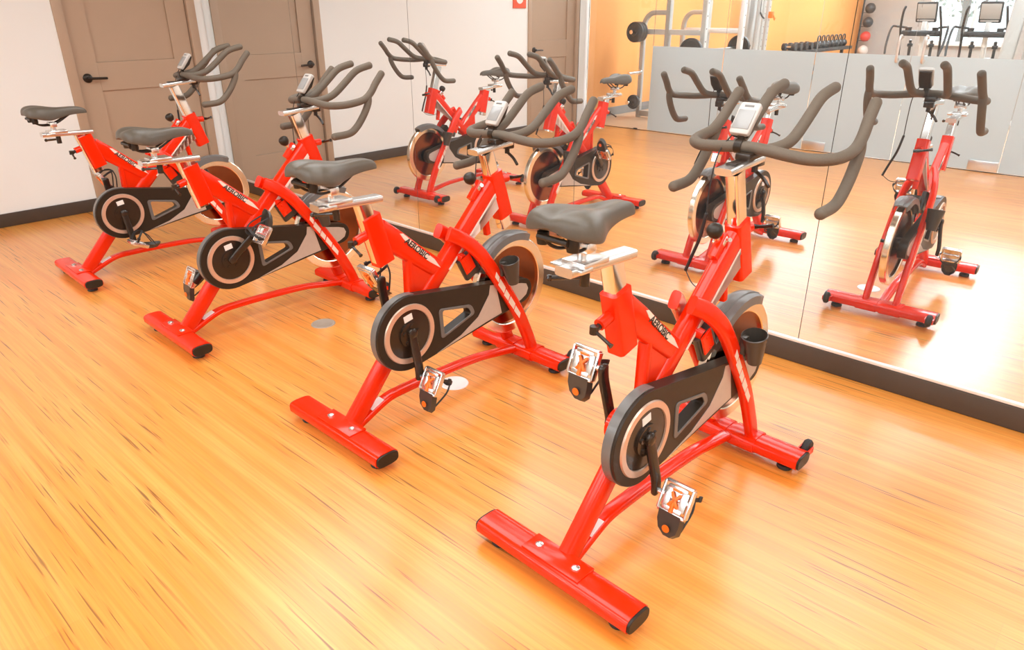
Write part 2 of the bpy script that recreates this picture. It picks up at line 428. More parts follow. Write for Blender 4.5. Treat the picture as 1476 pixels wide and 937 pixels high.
# mirror panels
PW = 1.3155; x0 = XL + 0.012
mlabels = ['tall mirror panel beside the taupe door, reflecting that door', 'mirror panel reflecting the white wall behind the two far bikes',
           'mirror panel behind the second nearest bike, reflecting the open glass doorway', 'mirror panel behind the nearest bike, reflecting the rack and orange wall',
           'mirror panel at the right edge, reflecting the nearest bike and the frosted glass', 'mirror panel continuing to the right past the picture edge']
bk = B(); add_box(bk, (x0 + 3 * PW, YM + 0.008, 1.21), (6 * PW - 0.006, 0.004, 2.19)); tag(obj('trim_2', bk, 'dark_gap'), kind='structure')
for k in range(6):
    a = x0 + k * PW
    if k == 0: a0 = a
    bm = B(); add_box(bm, (a + PW / 2, YM + 0.003, 0.113 + 1.1), (PW - 0.003, 0.006, 2.2))
    o = obj('mirror_panel', bm, 'mirror', smooth=False)
    tag(o, mlabels[k], 'mirror', 'wall mirror panels')

# ------------------------------------------------------------------ glass wall and doors (behind the camera, seen in the mirror)
FZ = 1.05; GH = 2.70
def glass_panel(name, xa, xb, parent, frosted=True):
    bm = B(); add_box(bm, ((xa + xb) / 2, YG, 0.012 + (GH - 0.012) / 2), (xb - xa - 0.006, 0.010, GH - 0.012))
    g = obj(name, bm, 'glass', parent, smooth=False)
    if frosted:
        bm = B(); add_box(bm, ((xa + xb) / 2, YG + 0.0065, 0.012 + (FZ - 0.012) / 2), (xb - xa - 0.008, 0.002, FZ - 0.012))
        tag(obj('frosted_film', bm, 'frost', g, smooth=False), 'pale grey frosted film on the lower half')
    return g
gw = empty('wall_glass', (0, 0, 0)); tag(gw, kind='structure')
for a, b in [(-5.27, -4.285), (-4.285, -3.20), (-1.25, 0.0), (0.0, 1.3), (1.3, XR)]: glass_panel('glass_panel', a, b, gw)
d3 = empty('door_3', (0, 0, 0)); tag(d3, kind='structure'); glass_panel('glass_leaf', XL + 0.02, -5.27, d3, False)
bm = B(); add_box(bm, (-5.455, YG, 0.010), (0.05, 0.03, 0.02), bev=0.004); obj('floor_pivot', bm, 'handle', d3)
def pull(parent, x):
    bm = B()
    z0_, z1_ = 0.99, 1.235
    add_tube(bm, [(x, YG + 0.006, z1_ - 0.02), (x, YG + 0.045, z1_), (x, YG + 0.07, z1_ - 0.03), (x, YG + 0.07, (z0_ + z1_) / 2), (x, YG + 0.07, z0_ + 0.03), (x, YG + 0.045, z0_), (x, YG + 0.006, z0_ + 0.02)], 0.014, 12, 5)
    tag(obj('pull_handle', bm, 'pull', parent), 'pale curved pull handle')
M['pull'] = pbr('pale_pull_metal', (0.82, 0.74, 0.68), 0.3, 0.6, 0.03, 30)
for i, (a, b, hx, px) in enumerate([(-3.20, -2.24, -2.36, -3.065), (-2.24, -1.25, -2.12, -1.385)]):
    d = empty('door_%d' % (4 + i), (0, 0, 0)); tag(d, kind='structure')
    glass_panel('glass_leaf', a, b, d)
    pull(d, hx)
    bm = B(); add_box(bm, (px, YG + 0.004, 0.062), (0.26, 0.036, 0.098), bev=0.004); tag(obj('patch_fitting', bm, 'steel', d), 'bright metal patch fitting at the foot of the glass')
bm = B(); add_box(bm, ((XL + XR) / 2, YG, 2.725), (XR - XL, 0.05, 0.05)); tag(obj('trim_3', bm, 'steel'), kind='structure')
bm = B(); add_box(bm, ((XL + XR) / 2, YG, 0.003), (XR - XL, 0.018, 0.006)); tag(obj('trim_4', bm, 'handle'), kind='structure')

# ------------------------------------------------------------------ gym beyond the glass
GX, GY, GZ = -6.50, -13.4, 3.1
bm = B(); add_box(bm, ((GX + 3) / 2, (GY + YG) / 2 - 0.03, -0.051), (3 - GX + 0.4, YG - GY, 0.1)); tag(obj('floor_gym', bm, 'gym_floor'), kind='structure')
bm = B(); add_box(bm, ((GX + 3) / 2, (GY + YG) / 2 - 0.1, GZ + 0.05), (3 - GX + 0.6, YG - GY, 0.1)); tag(obj('ceiling_gym', bm, 'ceiling'), kind='structure')
bm = B(); add_box(bm, (GX - 0.09, (GY + YG) / 2 - 0.05, GZ / 2), (0.18, YG - GY - 0.02, GZ)); tag(obj('wall_orange', bm, 'orange_wall'), kind='structure')
bm = B(); add_box(bm, (GX + 0.007, (GY + YG) / 2 - 0.1, 0.06), (0.014, YG - GY - 0.3, 0.12)); tag(obj('baseboard_gym', bm, 'gym_base'), kind='structure')
bm = B(); add_box(bm, ((XL + XR) / 2 , YG - 0.04, (2.75 + GZ + .1) / 2 ), (XR - XL + 0.5, 0.12, GZ + .1 - 2.75)); tag(obj('wall_bulkhead', bm, 'wall'), kind='structure')
bm = B(); add_box(bm, (3.06, (GY + YG) / 2, GZ / 2), (0.12, YG - GY, GZ)); tag(obj('wall_gym_right', bm, 'grey_wall'), kind='structure')
WX0, WX1, WZ0, WZ1 = -5.05, -3.30, 0.72, 2.45
bm = B()
for xa, xb, za, zb in [(GX - 0.1, WX0, 0, GZ), (WX1, 3.1, 0, GZ), (WX0, WX1, 0, WZ0), (WX0, WX1, WZ1, GZ)]:
    add_box(bm, ((xa + xb) / 2, GY - 0.08, (za + zb) / 2), (xb - xa, 0.16, zb - za))
tag(obj('wall_gym_far', bm, 'grey_wall'), kind='structure')
w = empty('window_1', (0, 0, 0)); tag(w, kind='structure')
bm = B(); cx_, cz_ = (WX0 + WX1) / 2, (WZ0 + WZ1) / 2
for c, s in [((WX0 + 0.03, GY - 0.05, cz_), (0.06, 0.08, WZ1 - WZ0)), ((WX1 - 0.03, GY - 0.05, cz_), (0.06, 0.08, WZ1 - WZ0)), ((cx_, GY - 0.05, WZ0 + 0.03), (WX1 - WX0, 0.08, 0.06)), ((cx_, GY - 0.05, WZ1 - 0.03), (WX1 - WX0, 0.08, 0.06)), ((cx_ + 0.05, GY - 0.05, cz_), (0.05, 0.07, WZ1 - WZ0))]:
    add_box(bm, c, s)
obj('window_frame', bm, 'gym_white', w)
bm = B(); add_box(bm, (cx_, GY - 0.06, cz_), (WX1 - WX0 - 0.1, 0.008, WZ1 - WZ0 - 0.1)); obj('pane', bm, 'glass', w, smooth=False)
bm = B(); add_box(bm, (cx_, GY + 0.02, WZ0 - 0.015), (WX1 - WX0 + 0.1, 0.14, 0.03)); obj('window_sill', bm, 'gym_white', w)
bm = B(); add_box(bm, (-5, GY - 9, -0.06), (30, 17.6, 0.1)); tag(obj('ground_outside', bm, 'outdoor'), kind='structure')
for k, (tx, ty, hh) in enumerate([(-5.25, -17.5, 4.0), (-4.0, -19.5, 4.6), (-5.9, -20.5, 4.8)]):
    t = empty('tree', (tx, ty, -0.01))
    tag(t, ['pale tree nearest the gym window, on its left', 'pale tree outside the gym window, on the right', 'pale tree furthest from the gym window'][k], 'tree', 'trees outside the window')
    bm = B(); add_tube(bm, [(0, 0, 0), (0.05, 0, hh * 0.3), (-0.04, 0.05, hh * 0.55), (0.0, 0, hh * 0.8)], 0.09, 8, 3)
    for q in range(6):
        a = q * 1.1 + k; add_tube(bm, [(0, 0, hh * (0.28 + 0.07 * q)), (math.cos(a) * 0.5, math.sin(a) * 0.5, hh * (0.42 + 0.07 * q)), (math.cos(a) * 0.9, math.sin(a) * 0.9, hh * (0.5 + 0.07 * q))], 0.03, 6, 2)
    obj('trunk', bm, 'bark', t)
    bm = B(); rnd = random.Random(k)
    for q in range(260):
        a = rnd.uniform(0, 2 * PI); r = rnd.uniform(0, 1.15); z = hh * rnd.uniform(0.32, 1.0); sz = rnd.uniform(0.05, 0.11)
        c = V(math.cos(a) * r, math.sin(a) * r, z)
        u = V(rnd.uniform(-1, 1), rnd.uniform(-1, 1), rnd.uniform(-1, 1)).normalized(); v = u.orthogonal().normalized()
        bm.faces.new([bm.verts.new(c + u * sz), bm.verts.new(c + v * sz * 0.5), bm.verts.new(c - u * sz), bm.verts.new(c - v * sz * 0.5)])
    obj('crown', bm, 'leaf', t, smooth=False)

# rack with barbell
rk = empty('squat_rack', (-6.1, -3.85, 0)); tag(rk, 'grey steel squat rack against the orange wall, seen in the mirror', 'squat rack')
RX = {'rear': 0.0, 'mid': 0.40, 'front': 0.95}; RYS = (0.55, -0.55)
for ry in RYS:
    bm = B(); add_sweep(bm, smooth_path([(0, ry, 0.0), (0, ry, 0.7), (0, ry, 1.20), (0.03, ry, 1.34), (0.12, ry, 1.42), (0.25, ry, 1.43), (0.40, ry, 1.43)], 4), 0.065, 0.065, ref=(0, 1, 0), power=5, n=16); obj('plate_upright', bm, 'gym_grey', rk)
    bm = B(); add_sweep(bm, [(RX['mid'], ry, 0), (RX['mid'], ry, 2.25)], 0.09, 0.07, ref=(0, 1, 0), power=6, n=16); obj('upright', bm, 'gym_grey', rk)
    bm = B(); add_sweep(bm, [(RX['front'], ry, 0), (RX['front'], ry, 2.25)], 0.075, 0.075, ref=(0, 1, 0), power=6, n=16); u_ = obj('upright', bm, 'gym_white', rk)
    for q in range(9):
        bm = B(); add_lathe(bm, [(0.0, 0.0375), (0.011, 0.0375), (0.011, 0.0385), (0.0, 0.0385)], (RX['front'], ry, 0.75 + 0.16 * q), 'X', 12); obj('pin_hole', bm, 'iron', u_)
    bm = B(); add_box(bm, (0.475, ry, 1.18), (0.95, 0.05, 0.07), bev=0.004); obj('side_rail', bm, 'gym_white', rk)
    bm = B(); add_box(bm, (0.475, ry, 0.06), (0.95, 0.06, 0.08), bev=0.004); obj('foot_rail', bm, 'gym_grey', rk)
    bm = B(); add_box(bm, (0.68, ry, 2.22), (0.6, 0.06, 0.06), bev=0.004); obj('top_rail', bm, 'gym_grey', rk)
    bm = B(); add_box(bm, (RX['front'] - 0.045, ry, 0.98), (0.02, 0.05, 0.12), bev=0.003); add_box(bm, (RX['front'] - 0.085, ry, 0.925), (0.09, 0.05, 0.02), bev=0.003); add_box(bm, (RX['front'] - 0.145, ry, 0.96), (0.014, 0.05, 0.07), bev=0.003); obj('bar_hook', bm, 'iron', rk)
for z in (0.3, 2.22):
    bm = B(); add_box(bm, (RX['mid'], 0, z), (0.06, 1.1, 0.06), bev=0.004); obj('cross_member', bm, 'gym_grey', rk)
for z in (0.23, 0.63, 1.18):
    bm = B(); add_tube(bm, [(0, 0.58, z), (0, 0.86, z)], 0.022, 12, 1); add_lathe(bm, [(0.0, 0.58), (0.04, 0.58), (0.04, 0.60), (0.0, 0.60)], (0, 0, z), 'Y', 16)
    add_lathe(bm, [(0.0, 0.86), (0.028, 0.86), (0.028, 0.875), (0.0, 0.875)], (0, 0, z), 'Y', 14); obj('plate_peg', bm, 'chrome', rk)
def plate(x, y, z, r, th, lb, grp):
    bm = B(); a = th / 2
    add_lathe(bm, [(0.026, -a), (0.05, -a), (0.06, -a * 0.5), (r * 0.78, -a * 0.5), (r * 0.84, -a), (r * 0.97, -a), (r, -a * 0.8), (r, a * 0.8), (r * 0.97, a), (r * 0.84, a), (r * 0.78, a * 0.5), (0.06, a * 0.5), (0.05, a), (0.026, a), (0.026, -a)], (0, 0, 0), 'Y', 40)
    o = obj('weight_plate', bm, 'iron', loc=(x, y, z)); tag(o, lb, 'weight plate', grp); return o
plate(-6.1, -3.185, 1.178, 0.135, 0.045, 'dark weight plate on the upper peg of the squat rack, nearest the upright', 'plates stored on the rack')
plate(-6.1, -3.133, 1.178, 0.135, 0.045, 'dark weight plate on the upper peg of the squat rack, middle one', 'plates stored on the rack')
plate(-6.1, -3.081, 1.178, 0.135, 0.045, 'dark weight plate on the upper peg of the squat rack, outermost', 'plates stored on the rack')
plate(-6.1, -3.15, 0.228, 0.10, 0.05, 'dark weight plate on the lowest peg of the squat rack', 'plates stored on the rack')
bbx, bbz = -5.322, 0.951
bm = B(); add_tube(bm, [(0, 1.05, 0), (0, -1.05, 0)], 0.0145, 12, 1)
bar = obj('barbell', bm, 'steel', loc=(bbx + 0.085, -3.85, bbz)); tag(bar, 'long steel barbell resting on the hooks of the squat rack', 'barbell')
for s in (-1, 1):
    bm = B(); add_tube(bm, [(0, s * 0.66, 0), (0, s * 1.06, 0)], 0.0245, 14, 1); add_lathe(bm, [(0.0, s * 0.64), (0.036, s * 0.64), (0.036, s * 0.66), (0.0, s * 0.66)], (0, 0, 0), 'Y', 16); obj('bar_sleeve', bm, 'chrome', bar)
plate(bbx + 0.085, -3.85 + 0.70, bbz, 0.17, 0.045, 'dark spoked weight plate on the near end of the barbell', 'plates on the barbell')
plate(bbx + 0.085, -3.85 - 0.70, bbz, 0.17, 0.045, 'dark weight plate on the far end of the barbell', 'plates on the barbell')
# cable tower
ct = empty('cable_machine', (-5.75, -5.95, 0)); tag(ct, 'tall silver cable machine behind the squat rack, seen in the mirror', 'cable machine')
bm = B(); add_box(bm, (-0.05, 0.22, 1.1), (0.34, 0.28, 2.1), bev=0.03); obj('weight_shroud', bm, 'steel', ct)
for y in (-0.02, -0.16, -0.34):
    bm = B(); add_sweep(bm, [(0.10, y, 0.05), (0.10, y, 2.25)], 0.085, 0.085, ref=(0, 1, 0), power=6, n=16); u_ = obj('upright', bm, 'gym_grey', ct)
    if y < -0.1:
        for q in range(10):
            bm = B(); add_lathe(bm, [(0.0, 0.0425), (0.010, 0.0425), (0.010, 0.0435), (0.0, 0.0435)], (0.10, y, 0.8 + 0.10 * q), 'X', 12); obj('pin_hole', bm, 'iron', u_)
bm = B(); add_box(bm, (0.0, -0.05, 0.04), (0.6, 0.95, 0.08), bev=0.01); obj('base', bm, 'gym_grey', ct)
bm = B(); add_box(bm, (0.0, -0.05, 2.27), (0.42, 0.85, 0.08), bev=0.01); obj('top_cap', bm, 'gym_grey', ct)
bm = B(); add_box(bm, (0.17, -0.34, 1.38), (0.06, 0.10, 0.10), bev=0.006); add_tube(bm, [(0.20, -0.37, 1.37), (0.20, -0.42, 1.30), (0.19, -0.46, 1.33)], 0.010, 8, 3); obj('pulley_carriage', bm, 'orange_dot', ct)
bm = B(); add_tube(bm, [(0.18, 0.1, 1.42), (0.2, 0.06, 1.36), (0.2, -0.02, 1.33)], 0.013, 8, 3); add_tube(bm, [(0.18, 0.1, 1.42), (0.17, 0.1, 2.2)], 0.005, 6, 1); obj('grip_handle', bm, 'iron', ct)
# dumbbell and kettlebell rack
dr = empty('dumbbell_rack', (-6.15, -9.9, 0)); tag(dr, 'dark low rack along the orange wall holding kettlebells and dumbbells', 'dumbbell rack')
for y in (-1.55, 1.55):
    bm = B(); add_box(bm, (0, y, 0.35), (0.06, 0.06, 0.70), bev=0.004); add_box(bm, (0.05, y, 0.03), (0.5, 0.06, 0.06), bev=0.004); obj('side_frame', bm, 'iron', dr)
for z in (0.35, 0.70):
    bm = B(); add_box(bm, (0.03, 0, z), (0.30, 3.2, 0.03), bev=0.004); add_box(bm, (0.187, 0, z - 0.018), (0.014, 3.2, 0.06), bev=0.003); obj('shelf', bm, 'iron', dr)
kl = ['nearest', 'second', 'third', 'fourth', 'fifth', 'sixth', 'furthest']
for i in range(7):
    k = empty('kettlebell', (-6.12, -9.95 - 0.235 * i, 0.7155)); tag(k, 'dark kettlebell on the low rack, %s of the row of seven' % kl[i], 'kettlebell', 'kettlebells on the rack')
    bm = B(); add_lathe(bm, [(0.0, 0.0), (0.05, 0.0), (0.075, 0.025), (0.085, 0.06), (0.075, 0.10), (0.045, 0.13), (0.0, 0.137)], (0, 0, 0), 'Z', 24); obj('body', bm, 'iron', k)
    bm = B(); add_tube(bm, [(0, 0.055, 0.10), (0, 0.072, 0.16), (0, 0.062, 0.21), (0, 0.03, 0.232), (0, -0.03, 0.232), (0, -0.062, 0.21), (0, -0.072, 0.16), (0, -0.055, 0.10)], 0.014, 10, 4); obj('handle', bm, 'iron', k)
dl = ['nearest', 'second', 'third', 'fourth', 'last']
for i in range(5):
    k = empty('dumbbell', (-6.12, -8.5 - 0.27 * i, 0.785)); tag(k, 'dark dumbbell on the low rack, %s in the row before the kettlebells' % dl[i], 'dumbbell', 'dumbbells on the rack')
    bm = B(); add_tube(bm, [(-0.08, 0, 0), (0.08, 0, 0)], 0.016, 10, 1); obj('grip', bm, 'steel', k)
    for s in (-1, 1):
        bm = B(); add_lathe(bm, [(0.0, s * 0.055), (0.062, s * 0.055), (0.070, s * 0.065), (0.070, s * 0.125), (0.062, s * 0.135), (0.0, s * 0.135)], (0, 0, 0), 'X', 20); obj('weight_head', bm, 'iron', k)
# medicine balls on a post
br_ = empty('ball_rack', (-6.28, -13.05, 0)); tag(br_, 'slim dark upright ball rack at the far end of the orange wall', 'ball rack')
bm = B(); add_tube(bm, [(-0.10, 0, 0.02), (-0.10, 0, 1.95)], 0.02, 12, 1); obj('post', bm, 'iron', br_)
bm = B(); add_box(bm, (0.03, 0, 0.01), (0.36, 0.36, 0.02), bev=0.004); obj('base', bm, 'iron', br_)
bz = [1.47, 1.165, 0.855, 0.545]; bmats = ['ball_dark', 'ball_dark', 'ball_red', 'ball_pale']
bls = ['dark medicine ball, top of the column on the upright rack', 'dark medicine ball directly above the red one', 'red medicine ball on the upright rack', 'pale medicine ball, lowest on the upright rack just above the frosted film']
for z, mm, lb in zip(bz, bmats, bls):
    bm = B(); add_lathe(bm, [(0.06, -0.005), (0.075, -0.005), (0.075, 0.005), (0.06, 0.005), (0.06, -0.005)], (0.06, 0, z - 0.095), 'Z', 18); add_box(bm, (-0.045, 0, z - 0.095), (0.10, 0.02, 0.012)); obj('ball_cradle', bm, 'iron', br_)
    bm = B(); bmesh.ops.create_uvsphere(bm, u_segments=28, v_segments=18, radius=0.115); bmesh.ops.translate(bm, vec=(0, 0, 0), verts=bm.verts)
    for s in (0,): add_lathe(bm, [(0.1148, -0.004), (0.1162, -0.004), (0.1162, 0.004), (0.1148, 0.004), (0.1148, -0.004)], (0, 0, 0), 'Z', 28)
    tag(obj('medicine_ball', bm, mm, loc=(-6.22, -13.05, z)), lb, 'medicine ball', 'balls on the rack')
# ellipticals
def elliptical(x, y, lb):
    e = empty('elliptical_trainer', (x, y, 0)); tag(e, lb, 'elliptical trainer', 'elliptical trainers')
    bm = B(); add_box(bm, (0, 0.0, 0.05), (0.12, 1.7, 0.08), bev=0.01)
    for yy in (-0.75, 0.75): add_box(bm, (0, yy, 0.035), (0.62, 0.10, 0.07), bev=0.01)
    obj('base_frame', bm, 'gym_grey', e)
    bm = B(); add_lathe(bm, [(0.0, -0.09), (0.30, -0.09), (0.33, -0.05), (0.33, 0.05), (0.30, 0.09), (0.0, 0.09)], (0, -0.55, 0.42), 'X', 36); obj('drive_cover', bm, 'gym_grey', e)
    bm = B(); add_sweep(bm, smooth_path([(0, -0.45, 0.3), (0, -0.32, 0.8), (0, -0.22, 1.12), (0, -0.20, 1.28)], 4), 0.07, 0.09, power=4, n=16); obj('mast', bm, 'gym_white', e)
    bm = B(); add_box(bm, (0, 0, 0), (0.31, 0.05, 0.32), Matrix.Rotation(-0.35, 3, 'X'), 0.02); bmesh.ops.translate(bm, vec=(0, -0.19, 1.42), verts=bm.verts); s_ = obj('console', bm, 'iron', e)
    bm = B(); add_box(bm, (0, 0.027, 0.022), (0.27, 0.006, 0.23), None, 0.002); add_box(bm, (0, 0.027, -0.122), (0.25, 0.006, 0.028), None, 0.002)
    bmesh.ops.rotate(bm, cent=(0, 0, 0), matrix=Matrix.Rotation(-0.35, 3, 'X'), verts=bm.verts); bmesh.ops.translate(bm, vec=(0, -0.19, 1.42), verts=bm.verts); obj('screen', bm, 'white_plastic', s_)
    bm = B(); add_box(bm, (0, -0.12, 1.105), (0.56, 0.16, 0.085), bev=0.015)
    for s in (-1, 1): add_lathe(bm, [(0.0, 0), (0.045, 0), (0.05, 0.05), (0.0, 0.05)], (s * 0.2, -0.10, 1.145), 'Z', 16)
    obj('cup_tray', bm, 'iron', e)
    for s in (-1, 1):
        bm = B(); add_tube(bm, [(s * 0.16, -0.28, 0.62), (s * 0.16, -0.20, 1.0)], 0.022, 10, 1); add_box(bm, (s * 0.16, -0.22, 0.92), (0.07, 0.07, 0.05), bev=0.006); obj('arm_pivot', bm, 'iron', e)
        bm = B(); add_tube(bm, [(s * 0.30, -0.25, 0.55), (s * 0.30, -0.12, 1.0), (s * 0.30, -0.02, 1.18), (s * 0.27, 0.10, 1.42), (s * 0.25, 0.10, 1.5)], 0.018, 10, 4, True); obj('moving_arm', bm, 'iron', e)
        bm = B(); add_tube(bm, [(s * 0.24, -0.12, 1.19), (s * 0.36, -0.05, 1.205), (s * 0.415, 0.06, 1.19), (s * 0.42, 0.16, 0.95), (s * 0.40, 0.22, 0.80)], 0.017, 10, 5, True); obj('fixed_handrail', bm, 'iron', e)
        bm = B(); add_box(bm, (s * 0.16, 0.25, 0.30), (0.15, 0.42, 0.04), bev=0.01); add_tube(bm, [(s * 0.16, 0.1, 0.27), (s * 0.2, -0.5, 0.35)], 0.02, 8, 1); obj('foot_pedal', bm, 'iron', e)
elliptical(-3.60, -7.5, 'elliptical trainer with its screen before the gym window edge, left of the two')
elliptical(-2.70, -7.5, 'elliptical trainer beyond the glass beside the big grey machine, right of the two')
# big grey machine at the right edge of the mirror view
wm = empty('weight_machine', (-1.76, -6.0, 0)); tag(wm, 'large grey strength machine at the right edge of the mirror view', 'weight machine')
bm = B(); add_sweep(bm, [(-0.32, 0.10, 0.04), (-0.26, 0.0, 2.1)], 0.17, 0.12, power=5, n=16); obj('tilted_column', bm, 'gym_grey', wm)
bm = B(); add_box(bm, (0.02, -0.15, 1.02), (0.30, 0.30, 1.95), bev=0.02); obj('weight_shroud', bm, 'gym_grey', wm)
bm = B(); add_box(bm, (0.38, -0.05, 1.05), (0.34, 0.12, 1.0), bev=0.03); obj('back_panel', bm, 'steel', wm)
bm = B(); add_tube(bm, [(0.22, 0.06, 1.55), (0.20, 0.16, 1.42), (0.30, 0.20, 1.25), (0.36, 0.12, 1.20)], 0.02, 10, 4, True); add_tube(bm, [(0.5, 0.06, 1.55), (0.52, 0.16, 1.42), (0.45, 0.20, 1.25)], 0.02, 10, 4, True); obj('press_arm', bm, 'iron', wm)
bm = B(); add_box(bm, (0.10, 0.0, 0.03), (1.1, 0.9, 0.06), bev=0.01); obj('base', bm, 'gym_grey', wm)
bm = B(); add_box(bm, (0.40, 0.22, 0.48), (0.34, 0.36, 0.07), bev=0.02); add_box(bm, (0.40, 0.16, 0.25), (0.08, 0.08, 0.40)); obj('seat', bm, 'iron', wm)
# ------------------------------------------------------------------ the spin bike
def stab(y, half, name, parent, front):
    bm = B(); zc = 0.052
    add_sweep(bm, [(-half, y, zc), (half, y, zc)], 0.098, 0.052, ref=(0, 1, 0), power=3.2, n=28)
    o = obj(name, bm, 'red', parent)
    for s in (-1, 1):
        bm = B(); add_sweep(bm, [(s * (half - 0.002), y, zc), (s * (half + 0.008), y, zc)], 0.092, 0.047, ref=(0, 1, 0), power=3.2, n=28)
        obj('end_cap', bm, 'black', o, bevel=0.002)
        bm = B(); fx = s * (half - 0.055)
        add_lathe(bm, [(0.0, 0.0), (0.026, 0.0), (0.028, 0.004), (0.026, 0.014), (0.012, 0.018), (0.008, 0.03), (0.0, 0.03)], (fx, y, 0.0), 'Z', 20)
        obj('levelling_foot', bm, 'rubber', o)
        if front:
            bm = B(); add_lathe(bm, [(0.0, -0.012), (0.026, -0.012), (0.031, -0.006), (0.031, 0.006), (0.026, 0.012), (0.0, 0.012)], (s * (half - 0.018), y + 0.078, 0.062), 'X', 24)
            obj('transport_wheel', bm, 'rubber', o)
            bm = B()
            for e in (-0.018, 0.018): add_box(bm, (s * (half - 0.018) + e, y + 0.06, 0.058), (0.005, 0.055, 0.022))
            add_box(bm, (s * (half - 0.018), y + 0.040, 0.058), (0.036, 0.010, 0.022)); bm_join(bm)
            obj('wheel_bracket', bm, 'red', o)
    if not front:
        bm = B(); add_box(bm, (0, y + 0.004, zc + 0.0275), (0.21, 0.075, 0.006), bev=0.002); obj('mounting_plate', bm, 'red', o)
        for s in (-1, 1):
            bm = B(); add_lathe(bm, [(0.0, 0.0), (0.013, 0.0), (0.012, 0.005), (0.006, 0.008), (0.0, 0.0085)], (s * 0.068, y + 0.004, zc + 0.03), 'Z', 16)
            obj('bolt', bm, 'satin', o)
    else:
        for s in (-1, 1):
            bm = B(); add_sweep(bm, [(s * 0.058 - 0.05, y, zc), (s * 0.058 + 0.05, y, zc)], 0.106, 0.060, ref=(0, 1, 0), power=3.2, n=28); obj('sleeve_collar', bm, 'red', o)
    return o

GUARD_C = (0.30, 0.368); GR = 0.150
FW = (0.915, 0.380); FR = 0.220

def make_saddle(parent):
    st = [(-0.067, .038, 1.062, .020), (-0.062, .064, 1.074, .038), (-0.050, .085, 1.085, .054), (-0.026, .098, 1.091, .066), (0.0, .100, 1.091, .074), (0.028, .092, 1.087, .076), (0.054, .076, 1.082, .072),
          (0.08, .059, 1.078, .064), (0.108, .046, 1.075, .056), (0.138, .039, 1.075, .050), (0.172, .034, 1.075, .046), (0.203, .031, 1.073, .043), (0.226, .027, 1.067, .037), (0.240, .021, 1.058, .028), (0.247, .012, 1.049, .016)]
    bm = B(); rings = []; n = 14
    for y, hw, zt, dr in st:
        ring = []
        for j in range(n + 1):
            u = -1 + 2 * j / n
            x = hw * math.sin(u * PI / 2) * (1.0 if abs(u) < 0.95 else 0.985)
            z = zt - dr * (abs(u) ** 3.2) - 0.010 * math.exp(-(x / 0.02) ** 2) * (1 if -0.06 < y < 0.12 else 0.4)
            ring.append(bm.verts.new((x, y, z)))
        for q in (0.80, 0.5, 0.0, -0.5, -0.80):
            ring.append(bm.verts.new((hw * q, y, zt - dr + 0.008 * (1 - abs(q)) + 0.004)))
        rings.append(ring)
    m = len(rings[0])
    for a, b in zip(rings, rings[1:]):
        for j in range(m): bm.faces.new((a[j], a[(j + 1) % m], b[(j + 1) % m], b[j]))
    bm.faces.new(rings[0]); bm.faces.new(list(reversed(rings[-1])))
    s = obj('saddle', bm, 'saddle', parent, angle=60)
    md = s.modifiers.new('sub', 'SUBSURF'); md.levels = 1; md.render_levels = 2
    bm = B()
    for e in (-1, 1):
        add_tube(bm, [(e * 0.03, -0.045, 1.028), (e * 0.028, -0.02, 0.998), (e * 0.022, 0.02, 0.984), (e * 0.02, 0.08, 0.992), (e * 0.016, 0.15, 1.03)], 0.0045, 8, 4)
    add_tube(bm, [(-0.045, -0.045, 1.022), (0.045, -0.045, 1.022)], 0.008, 8, 1)
    for e in (-1, 1):   # sprung elastomers under the rear
        add_lathe(bm, [(0.0, 0), (0.014, 0), (0.016, 0.012), (0.014, 0.03), (0.0, 0.03)], (e * 0.045, -0.028, 1.0), 'Z', 14)
    obj('saddle_rail', bm, 'black', s)
    bm = B(); add_box(bm, (0, 0.060, 0.985), (0.062, 0.035, 0.026), bev=0.004); add_tube(bm, [(0, 0.060, 0.975), (0, 0.062, 0.945)], 0.0125, 12, 1)
    obj('saddle_clamp', bm, 'satin', s)
    return s

